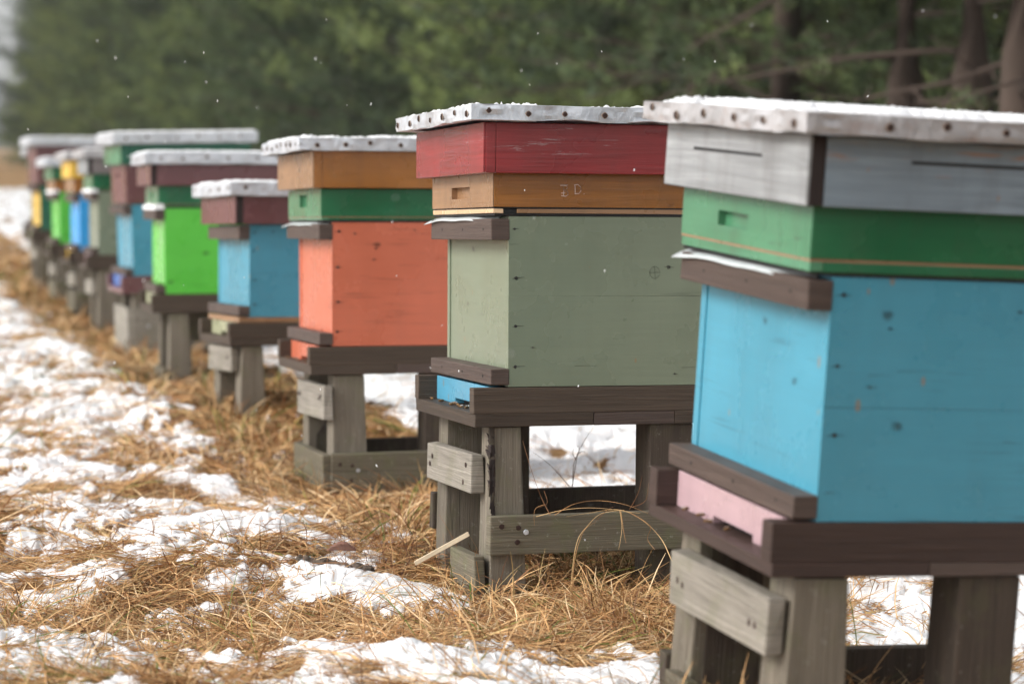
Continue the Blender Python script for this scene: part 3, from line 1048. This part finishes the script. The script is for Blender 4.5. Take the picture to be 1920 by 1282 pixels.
stand(HIVES[4], 'grey plank stand under the lime green hive', -0.0755, 0.02, 0.07, 0.3, 0.08, side=(-0.33, -0.41), upper=False, panel=(0.06, 0.24, -0.09, -0.21), foot=(-0.30, -0.42, 0.0, 0.3))
stand(HIVES[5], 'boxy pale board stand under the tall blue hive', -0.0835, 0.0, 0.07, 0.3, 0.08, side=(-0.15, -0.36), upper=False, foot=(-0.15, -0.36, -0.01, 0.42), smat='grey')
stand(HIVES[6], 'dark post stand under the farther sage green hive', FT, 0.0, 0.10, 0.3, 0.08, side=None, upper=True)
stand(HIVES[7], 'stand under the bright azure hive', FT, 0.0, 0.08, 0.3, 0.08, side=(-0.25, -0.36), foot=(-0.25, -0.36, 0.0, 0.4))
stand(HIVES[8], 'stand under the far lime green hive', FT, 0.0, 0.08, 0.3, 0.08, side=(-0.25, -0.36), foot=(-0.25, -0.36, 0.0, 0.4))
stand(HIVES[9], 'stand under the dark green hive with yellow front', FT, 0.0, 0.08, 0.3, 0.08, side=(-0.25, -0.36))
stand(HIVES[10], 'stand under the farthest, mostly hidden hive', FT, 0.0, 0.08, 0.3, 0.08, side=(-0.25, -0.36))

# ------------------------------------------------------------------ snow crust on the lids
for i, hv in enumerate(HIVES):
    z0, z1, oy, ox = hv['lid'][:4]
    W, L = hv['W'], hv['L']
    nx, ny = (150, 130) if i < 3 else (60, 50)
    xs = np.linspace(-ox + 0.006, L + 0.079, nx); ys = np.linspace(-oy + 0.006, W + oy - 0.006, ny)
    X, Y = np.meshgrid(xs, ys)
    ed = np.minimum(np.minimum(X - xs[0], xs[-1] - X), np.minimum(Y - ys[0], ys[-1] - Y))
    m = fbm(X * 7 + i * 3, Y * 7, 300 + i, 3, 0.6) + 0.35 * vnoise(X * 220, Y * 220, 320 + i)
    th = {0: .010, 1: .005, 2: .008}.get(i, 0.007)
    cov = {0: .45, 1: .12, 2: .30}.get(i, 0.6)
    if i == 0:
        cov = cov - 0.55 * smooth(0.06, -0.02, X)
    e_ = smooth(0, 0.012, ed) * smooth(-0.05, 0.25, m + cov)
    Z = z1 - 0.0035 + e_ * (th + 0.006 * np.abs(vnoise(X * 130, Y * 130, 340 + i)) * 2 + 0.003 * vnoise(X * 300, Y * 300, 350 + i))
    o = grid_mesh('lid_snow', X, Y, Z, M['snow'], keep=(e_ > 0.02))
    o.matrix_world = hv['M']
    lab = ['nearest blue hive', 'sage green hive with the red roof', 'coral red hive', 'low blue hive', 'lime green hive with the maroon roof', 'tall blue hive', 'farther sage green hive',
           'azure hive with the yellow roof', 'far lime green hive', 'dark green and yellow hive', 'farthest hidden hive'][i]
    tag(o, 'thin grainy snow on the lid of the ' + lab, 'snow', 'snow on the hive lids', 'stuff')

# ------------------------------------------------------------------ grass
rng = np.random.default_rng(11)
STRAW = np.array([lin(c) for c in ((214, 174, 124), (194, 150, 100), (172, 126, 82), (228, 198, 156), (146, 102, 66), (184, 156, 108), (108, 76, 54))])
GREENS = np.array([lin(c) for c in ((104, 122, 50), (84, 108, 44), (132, 138, 62))])


def blades(name, x, y, length, width, pitch, droop, az, col, seg=4, follow=True, z=None):
    n = len(x)
    t = np.linspace(0, 1, seg)
    bend = rng.normal(0, 0.5, n)
    co = np.zeros((n, seg, 2, 3))
    ax, ay = np.array(x, float), np.array(y, float)
    z0 = terrain(ax, ay) if z is None else z
    px = np.repeat(ax[:, None], seg, 1); py = np.repeat(ay[:, None], seg, 1); pz = np.repeat(z0[:, None], seg, 1)
    for k in range(1, seg):
        a = az + bend * t[k]
        p = pitch - droop * t[k]
        step = length / (seg - 1)
        px[:, k] = px[:, k - 1] + np.cos(a) * np.cos(p) * step
        py[:, k] = py[:, k - 1] + np.sin(a) * np.cos(p) * step
        pz[:, k] = pz[:, k - 1] + np.sin(p) * step
    if follow:
        pz = np.maximum(pz, terrain(px, py) + 0.004 + 0.012 * rng.random((n, 1)))
    wx = -np.sin(az) ; wy = np.cos(az)
    tilt = rng.uniform(-0.9, 0.9, n)
    for k in range(seg):
        w = width * (0.5 if k < seg - 1 else 0.12) * (1.0 if k else 0.7)
        for j, sg in enumerate((-1, 1)):
            co[:, k, j, 0] = px[:, k] + sg * w * wx * np.cos(tilt)
            co[:, k, j, 1] = py[:, k] + sg * w * wy * np.cos(tilt)
            co[:, k, j, 2] = pz[:, k] + sg * w * np.sin(tilt)
    idx = np.arange(n * seg * 2).reshape(n, seg, 2)
    q = np.stack([idx[:, :-1, 0], idx[:, :-1, 1], idx[:, 1:, 1], idx[:, 1:, 0]], -1).reshape(-1, 4)
    cc = np.repeat(col[:, None, :], seg * 2, 1).reshape(-1, 3)
    return co.reshape(-1, 3), q, cc


def pick(n, green=0.05):
    c = STRAW[rng.choice(len(STRAW), n, p=(.22, .22, .18, .12, .12, .08, .06))]
    g = rng.random(n) < green
    c[g] = GREENS[rng.choice(3, g.sum())]
    return np.clip(c * rng.uniform(0.75, 1.2, (n, 1)), 0, 1)


parts = []
# matted straw, denser near the camera
n = 430000
d = 1 / rng.uniform(1 / 30.0, 1 / 3.0, n)
uu = rng.uniform(-0.33, 0.36, n)
x, y = uu * d, d
mk = snow_mask(x, y)
s_, r_ = row_coords(x, y)
keep = (mk < 0.05) | (rng.random(n) < 0.22 - 0.25 * mk)
keep &= ~((d > 14) & (rng.random(n) < 0.3))
x, y, d, mk = x[keep], y[keep], d[keep], mk[keep]
n = len(x)
big = np.clip(d / 5.0, 0.8, 3.2)
gr = np.where(vnoise(x * 1.3, y * 1.3, 401) > 0.18, 0.14, 0.02)
c = pick(n, 0.0)
gm = rng.random(n) < gr
c[gm] = GREENS[rng.choice(3, gm.sum())] * rng.uniform(.7, 1.1, (gm.sum(), 1))
flow = 2.6 * vnoise(x * 1.8, y * 1.8, 411) * 3 + rng.normal(0, 0.75, n)
parts.append(blades('g', x, y, rng.uniform(0.05, 0.17, n) * np.sqrt(big), rng.uniform(0.0014, 0.0029, n) * big, rng.uniform(0.1, 0.85, n), rng.uniform(0.3, 1.5, n), flow, c))


def tuft(x0, y0, rad, n, lmin, lmax, green=0.08, dark=1.0, upright=0.9):
    a = rng.uniform(0, 6.283, n); rr = rad * np.sqrt(rng.random(n))
    x = x0 + rr * np.cos(a); y = y0 + rr * np.sin(a)
    big = max(0.8, y0 / 5.0)
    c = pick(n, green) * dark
    parts.append(blades('t', x, y, rng.uniform(lmin, lmax, n), rng.uniform(0.0016, 0.003, n) * big, rng.normal(upright, 0.35, n), rng.uniform(0.4, 2.2, n), a + rng.normal(0, 0.8, n), c, 6))


# tussocks round and under every stand, and loose ones in the meadow
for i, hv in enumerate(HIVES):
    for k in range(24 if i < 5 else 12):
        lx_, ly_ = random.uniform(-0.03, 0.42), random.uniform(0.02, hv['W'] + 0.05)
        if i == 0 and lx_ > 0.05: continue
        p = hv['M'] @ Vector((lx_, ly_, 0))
        tuft(p.x, p.y, 0.08, 190 if i < 3 else 110, 0.04, 0.12, 0.16, 0.5)  # damp dead tufts, darkened further: contact shadow under the stand put into the colour
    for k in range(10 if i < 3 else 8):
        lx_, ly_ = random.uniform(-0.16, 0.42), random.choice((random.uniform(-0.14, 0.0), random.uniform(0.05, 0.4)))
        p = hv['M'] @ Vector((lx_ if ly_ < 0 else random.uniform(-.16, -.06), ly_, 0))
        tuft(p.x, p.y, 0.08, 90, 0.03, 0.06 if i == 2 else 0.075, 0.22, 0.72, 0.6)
    for k in range(9 if i < 6 else 5):       # between the hives
        lx_, ly_ = random.uniform(-0.18, 0.22), random.uniform(hv['W'] + 0.1, hv['W'] + 1.0)
        p = hv['M'] @ Vector((lx_, ly_, 0))
        tuft(p.x, p.y, 0.10, 120, 0.06, 0.16, 0.08, 0.95)
for k in range(190):
    dd = 1 / random.uniform(1 / 14, 1 / 3.4)
    xx = random.uniform(-0.28, 0.24) * dd
    if float(snow_mask(np.array([xx]), np.array([dd]))[0]) < 0.1:
        tuft(xx, dd, 0.07, 90, 0.06, 0.16, 0.08, 1.0, 0.7)
# single stems standing out of the snow
n = 3500
d = 1 / rng.uniform(1 / 14.0, 1 / 3.2, n); x = rng.uniform(-0.3, 0.34, n) * d
parts.append(blades('s', x, d, rng.uniform(0.04, 0.15, n), rng.uniform(0.0012, 0.0024, n), rng.uniform(0.5, 1.5, n), rng.uniform(0.0, 1.2, n), rng.uniform(0, 6.28, n), pick(n, 0.03) * 0.8, 5))
# the long bent straws over the side board of the sage hive's stand
co_list = []


def straw(pts, w, colr):
    P = np.array([tuple(p) for p in pts])
    m = 26
    tt = np.linspace(0, len(P) - 1, m)
    i0 = np.clip(np.floor(tt).astype(int), 0, len(P) - 2); f = (tt - i0)[:, None]
    g = lambda i: P[np.clip(i, 0, len(P) - 1)]
    p0, p1, p2, p3 = g(i0 - 1), g(i0), g(i0 + 1), g(i0 + 2)
    Q = 0.5 * (2 * p1 + (p2 - p0) * f + (2 * p0 - 5 * p1 + 4 * p2 - p3) * f * f + (3 * p1 - p0 - 3 * p2 + p3) * f ** 3)
    dirv = np.gradient(Q, axis=0)
    sidev = np.cross(dirv, np.array([0, 1, 0.0])); sidev /= np.linalg.norm(sidev, axis=1)[:, None] + 1e-9
    ww = (0.55 * w * (1 - 0.7 * np.linspace(0, 1, m)))[:, None] / 2
    co = np.stack([Q - sidev * ww, Q + sidev * ww], 1).reshape(-1, 3)
    idx = np.arange(m * 2).reshape(m, 2)
    q = np.stack([idx[:-1, 0], idx[:-1, 1], idx[1:, 1], idx[1:, 0]], -1)
    parts.append((co, q, np.repeat(np.array([lin(colr)]), m * 2, 0)))


S1, S2, S3 = (214, 178, 128), (186, 142, 96), (140, 100, 70)
for pl, w, cl in (
    ([(1066, 1180), (1072, 1080), (1082, 1015), (1102, 985), (1128, 962), (1170, 956)], .0034, S1),
    ([(1070, 1170), (1076, 1060), (1092, 1000), (1112, 980)], .0028, S2),
    ([(1290, 1100), (1262, 1055), (1240, 1010), (1205, 975), (1160, 955), (1100, 962), (1062, 968)], .0030, S1),
    ([(1162, 956), (1166, 990), (1160, 1030)], .0026, S1), ([(1164, 958), (1170, 1000), (1174, 1018)], .0024, S2),
    ([(1180, 960), (1218, 985), (1214, 1010), (1228, 1030)], .0022, S2),
    ([(1040, 965), (1075, 945), (1120, 938), (1170, 945), (1215, 962)], .0024, S2),
    ([(1005, 968), (1060, 955), (1120, 952), (1200, 962)], .0026, S1),
    ([(1150, 950), (1140, 955), (1118, 975), (1114, 985)], .0022, S3),
    ([(1032, 966), (1014, 930), (996, 880), (980, 826)], .0024, S3), ([(1022, 945), (1003, 955), (1002, 985)], .0024, S2),
    ([(1020, 920), (1026, 942), (1010, 952)], .0020, S3),
    ([(1180, 955), (1196, 925), (1204, 892)], .0024, S3), ([(1186, 950), (1210, 938), (1216, 905)], .002, S3)):
    straw([at(px, py, 4.58 + 0.05 * random.random()) for px, py in pl], w, cl)
# dry weed behind the stand, seen through it
for pl in ([(1072, 918), (1078, 880), (1084, 850), (1098, 822), (1112, 802)], [(1068, 912), (1040, 880), (1020, 862), (1000, 848)], [(1074, 905), (1076, 870), (1086, 842), (1082, 836)],
           [(1084, 850), (1092, 846), (1098, 848)], [(1080, 862), (1074, 850), (1076, 840)]):
    straw([at(px, py, 5.45) for px, py in pl], .004, (96, 78, 66))
# dark twiggy stems left of the stand
for k in range(70):
    px, py = random.choice(((700, 1075), (790, 1030), (640, 1090), (740, 1050), (520, 1100), (820, 1090), (560, 850), (470, 800)))
    px += random.uniform(-60, 60); py += random.uniform(-15, 15)
    dd = EYE * F_PX / (py - HORIZON)
    hgt = random.uniform(50, 130) * 4.7 / dd
    lean = random.uniform(-55, 45)
    straw([at(px, py + 4, dd), at(px + lean * .4, py - hgt * .5, dd), at(px + lean, py - hgt, dd)], .0022 * dd / 4.7, random.choice(((110, 72, 58), (90, 64, 54), (150, 108, 74))))

co = []; fq = []; cl = []; off = 0
for a, q, c in parts:
    co.append(a); fq.append(q + off); cl.append(c); off += len(a)
gr = raw_mesh('dry_grass', np.concatenate(co), np.concatenate(fq), vcol_mat('dry_grass'), False, np.concatenate(cl))
tag(gr, 'matted straw-coloured dead grass with tussocks around the stands', 'grass', kind='stuff')
del co, fq, cl, parts

# ------------------------------------------------------------------ small things on the ground
b = MB()
p0, p1 = at(778, 1056, 4.55), at(879, 1000, 4.60)
dv = (p1 - p0); sd = dv.cross(Vector((0, 1, 0))).normalized() * 0.004
up = Vector((0, 0.003, 0))
b.hexa([p0 - sd - up, p0 + sd - up, p0 + sd + up, p0 - sd + up, p1 - sd - up, p1 + sd - up, p1 + sd + up, p1 - sd + up], plain('fresh_lath', (238, 218, 186), 0.6), 0.001, 0.0008)
o = b.build('wooden_lath')
tag(o, 'thin pale wooden lath leaning in the grass by the sage hive stand', 'stick')
b = MB()
t = bmesh.new()
c0 = at(640, 1044, 4.88)
n, k = 10, 6
rows = []
for i in range(n + 1):
    f = i / n
    w = 0.028 * math.sin(math.pi * min(max(f, .03), .97)) ** .7
    rows.append([t.verts.new(c0 + Vector(((f - .5) * .06, (j / k - .5) * w * 1.2 + random.uniform(-.002, .002), 0.012 + .016 * abs(j / k - .5) * 2 * math.sin(f * 3) + random.uniform(0, .003)))) for j in range(k + 1)])
for a, bb in zip(rows, rows[1:]):
    for j in range(k):
        f = t.faces.new((a[j], a[j + 1], bb[j + 1], bb[j])); f.smooth = True
b.merge(t, plain('dry_leaf', (128, 92, 78), 0.7))
o = b.build('dead_leaf')
o.modifiers.new('thickness', 'SOLIDIFY').thickness = 0.0012
tag(o, 'curled brown dead leaf lying on the snow left of the sage hive', 'leaf')

c0 = at(600, 1062, 4.95)
nx = 46; c0.x += 0.03
X, Y = np.meshgrid(np.linspace(-.09, .09, nx), np.linspace(-.07, .07, nx))
rr = np.sqrt((X / .08) ** 2 + (Y / .06) ** 2) + 0.35 * fbm(X * 14, Y * 14, 501, 3)
Zs = 0.022 * np.clip(1 - rr, -0.2, 1) + 0.02 * fbm(X * 40, Y * 40, 511, 3, 0.6) * (rr < 1.1)
Zs = Zs + terrain(X + c0.x, Y + c0.y) + 0.012
o = grid_mesh('molehill', X + c0.x, Y + c0.y, Zs, plain('dark_soil', (92, 80, 70), 0.95, 0, 0.5, 90), keep=rr < 1.05)
tag(o, 'small dark patch of dug soil among the snow and dead grass', 'molehill')

# ------------------------------------------------------------------ pines
NEEDLES = needle_mat('pine_needles', (30, 42, 27), (66, 82, 50))
BARK = wood('pine_bark', (82, 69, 61), 0.55, vertical=True, rough=0.9)


def pine_mesh(seed, H, low):
    rs = np.random.default_rng(seed)
    b = MB()
    bend = rs.normal(0, 0.12, 2)
    zs = np.linspace(-0.2, H, 14)
    r0 = 0.055 + 0.008 * H
    path = [(bend[0] * (z / H) ** 2 + 0.03 * math.sin(z * 1.3 + seed), bend[1] * (z / H) ** 2, z) for z in zs]
    b.tube(path, [max(0.012, r0 * (1 - 0.9 * max(z, 0) / H) * (1.25 if z < 0.1 else 1)) for z in zs], BARK, 9)
    tufts = []

    def cx(z):
        return np.array([bend[0] * (z / H) ** 2 + 0.03 * math.sin(z * 1.3 + seed), bend[1] * (z / H) ** 2, z])
    z = 0.35
    while z < H - 0.2:
        f = z / H
        live = z > low
        nb_ = 5 if live else 1
        for k in range(nb_):
            a = rs.uniform(0, 6.283)
            Lb = (0.5 + 2.2 * (1 - f) ** 0.8 * (0.75 + 0.5 * rs.random())) * (1.0 if H > 6 else 0.65)
            up = rs.uniform(-0.25, 0.25) + (0.5 * f)
            m = 7
            pts = []
            for j in range(m):
                t = j / (m - 1)
                p = cx(z) + np.array([math.cos(a), math.sin(a), 0]) * Lb * t + np.array([0, 0, up * Lb * t + 0.18 * Lb * t * t * (1 if live else -0.6)])
                p += rs.normal(0, 0.03, 3) * t
                pts.append(p)
            rr = 0.008 + 0.006 * Lb
            b.tube(pts, [rr * (1 - 0.8 * j / (m - 1)) for j in range(m)], BARK, 5)
            dens = 1.0 if live else 0.12
            for j in range(int(26 * dens * Lb)):
                t = rs.uniform(0.25, 1.02)
                i0 = min(int(t * (m - 1)), m - 2); ff = t * (m - 1) - i0
                p = pts[i0] * (1 - ff) + pts[i0 + 1] * ff
                sp = 0.10 + 0.30 * (1 - abs(t - .55))
                p = p + rs.normal(0, 1, 3) * np.array([sp, sp, sp * 0.55]) * 0.55
                tufts.append((p, a))
        z += rs.uniform(0.22, 0.38)
    P = np.array([t[0] for t in tufts]); A = np.array([t[1] for t in tufts])
    n = len(P); q = 15
    d = rs.normal(0, 1, (n, q, 3)) + np.stack([np.cos(A), np.sin(A), np.full(n, 0.5)], -1)[:, None, :] * 0.9
    d /= np.linalg.norm(d, axis=2)[..., None]
    ln = rs.uniform(0.07, 0.13, (n, q, 1))
    sd = np.cross(d, rs.normal(0, 1, (n, q, 3))); sd /= np.linalg.norm(sd, axis=2)[..., None]
    w = rs.uniform(0.004, 0.008, (n, q, 1))
    st = P[:, None, :] + rs.normal(0, 0.03, (n, q, 3))
    V = np.stack([st - sd * w, st + sd * w, st + d * ln], 2).reshape(-1, 3)
    Fc = np.arange(len(V)).reshape(-1, 3)
    tr = b.build('trunk')
    cr = raw_mesh('crown', V, Fc, NEEDLES)
    return tr, cr


protos = []
for i, (H, low) in enumerate(((9.5, 0.9), (10.5, 1.4), (8.5, 0.6), (11, 2.2), (4.0, 0.15), (9, 1.0))):
    tr, cr = pine_mesh(40 + i, H, low)
    protos.append((tr.data, cr.data))
    bpy.data.objects.remove(tr); bpy.data.objects.remove(cr)

trng = random.Random(5)
KIND = ['dense pine with low green branches', 'tall pine with bare lower limbs', 'bushy pine with foliage to the ground', 'tall pine with a long bare trunk', 'young small pine', 'pine with drooping branches']


def tree(x, y, v, sc=1.0, rz=None):
    z = float(terrain(x, y))
    root = empty('pine_tree', (x, y, z - 0.02), (0, 0, trng.uniform(0, 6.28) if rz is None else rz))
    root.scale = (sc, sc, sc)
    for nm, me in zip(('trunk', 'crown'), protos[v]):
        o = bpy.data.objects.new(nm, me)
        C.objects.link(o)
        o.parent = root
    s_, r_ = row_coords(x, y)
    where = ' at the forest edge' if r_ < 8.5 else ' deep in the forest'
    far = ', far off' if s_ > 40 else ' behind the hives'
    tag(root, KIND[v] + where + far, 'pine tree', 'pines of the forest behind the hives')


placed = []
for px, dd, v in ((1825, 15.0, 3), (1695, 16.5, 3), (1475, 19.0, 1), (1910, 13.0, 3), (1310, 22.0, 3)):
    p = at(px, 370, dd)
    placed.append((p.x, p.y))
    tree(p.x, p.y, v, 1.0)
EDGE = 6.3
tries = 0
while len(placed) < 235 and tries < 20000:
    tries += 1
    s = trng.uniform(3, 102) if trng.random() < 0.75 else trng.uniform(3, 40)
    r = EDGE + 15 * trng.random() ** 1.5
    x = P0[0] + s * ROW[0] + r * NRM[0]; y = P0[1] + s * ROW[1] + r * NRM[1]
    if x / y > 0.30 or y < 6:
        continue
    md = 1.5 if r < 9 else 1.9
    if any((x - a) ** 2 + (y - b_) ** 2 < md * md for a, b_ in placed):
        continue
    placed.append((x, y))
    v = trng.choice((0, 0, 2, 2, 5, 1, 4, 2)) if r < 8.5 else trng.choice((0, 1, 3, 5, 3, 1))
    if x / y > 0.06 and trng.random() < 0.6:
        v = trng.choice((1, 3, 3, 1, 4))
    tree(x, y, v, trng.uniform(0.85, 1.15))

for s, r, v, sc in ((104, 6.6, 4, 1.0), (108, 7.5, 4, 1.15), (112, 7.2, 4, 1.1), (106, 9.0, 2, 0.7), (117, 8.4, 2, 0.6), (110, 11.0, 2, 0.8)):
    tree(P0[0] + s * ROW[0] + r * NRM[0], P0[1] + s * ROW[1] + r * NRM[1], v, sc)
# long bare limbs reaching out of the forest edge
bpy.context.view_layer.update()
pines = [o for o in C.objects if o.name.startswith('pine_tree')]
for pl, dd, r0 in (([(1990, 60), (1880, 120), (1780, 155), (1680, 172), (1600, 190)], 13.2, .028), ([(1500, -40), (1440, 5), (1370, 48), (1290, 92)], 17.0, .03),
                   ([(1240, 118), (1120, 122), (1000, 116)], 21.0, .025), ([(1920, 150), (1830, 175), (1720, 215)], 12.6, .016)):
    pts = [at(px, py, dd) for px, py in pl]
    near = min(pines, key=lambda o: (Vector((o.location.x, o.location.y)) - pts[0].xy).length)
    inv = (Matrix.Translation(near.location) @ near.rotation_euler.to_matrix().to_4x4() @ Matrix.Diagonal((*near.scale, 1))).inverted()
    root_pt = near.location.copy(); root_pt.z = pts[0].z - 0.1
    allp = [root_pt] + pts if (root_pt - pts[0]).length < 4 else pts
    b = MB()
    b.tube([inv @ p for p in allp], [r0 * (1 - 0.75 * i / (len(allp) - 1)) for i in range(len(allp))], BARK, 7)
    for p, q in zip(pts[1:], pts[2:]):
        for k in range(2):
            a0 = p.lerp(q, random.random())
            b.tube([inv @ a0, inv @ (a0 + Vector((random.uniform(-.4, .2), random.uniform(-.2, .2), random.uniform(-.25, .25))))], [r0 * .3, r0 * .1], BARK, 5)
    b.build('dead_branch', near)

# ------------------------------------------------------------------ falling snow
fr = np.random.default_rng(3)
b = MB()
for k in range(120):
    d = float(1 / fr.uniform(1 / 11.0, 1 / (3.6 if k % 9 else 2.4)))
    p = at(float(fr.uniform(-60, 1980)), float(fr.uniform(-20, 1100)) ** 1.0, d)
    if p.z < 0.15:
        continue
    sz = float(fr.uniform(0.0007, 0.0016)) * (0.6 + 0.1 * d)
    t = bmesh.new()
    bmesh.ops.create_icosphere(t, subdivisions=1, radius=1)
    m = Matrix.Translation(p) @ Euler((float(fr.normal(0, .3)), float(fr.normal(-.3, .25)), float(fr.uniform(0, 6)))).to_matrix().to_4x4() @ Matrix.Diagonal((sz * .7, sz * .8, sz * 1.9, 1))
    bmesh.ops.transform(t, matrix=m, verts=t.verts)
    b.merge(t, M['snow'])
o = b.build('falling_snow')
tag(o, 'small white snowflakes drifting down through the air', 'snowflakes', kind='stuff')

# ------------------------------------------------------------------ the dull snowy air
vm = bpy.data.materials.new('haze')
vm.use_nodes = True
vt = vm.node_tree
vt.nodes.remove(vt.nodes['Principled BSDF'])
pv = vt.nodes.new('ShaderNodeVolumePrincipled')
pv.inputs['Color'].default_value = (0.9, 0.92, 0.93, 1)
pv.inputs['Density'].default_value = 0.0006
vt.links.new(pv.outputs[0], vt.nodes['Material Output'].inputs['Volume'])
bmh = bmesh.new()
bmesh.ops.create_cube(bmh, size=1, matrix=Matrix.Translation((0, 444, 15)) @ Matrix.Diagonal((5800, 930, 70, 1)))
me = bpy.data.meshes.new('haze')
bmh.to_mesh(me); bmh.free()
me.materials.append(vm)
o = bpy.data.objects.new('haze', me)
C.objects.link(o)
tag(o, 'pale winter haze in the air over the meadow', 'haze', kind='stuff')
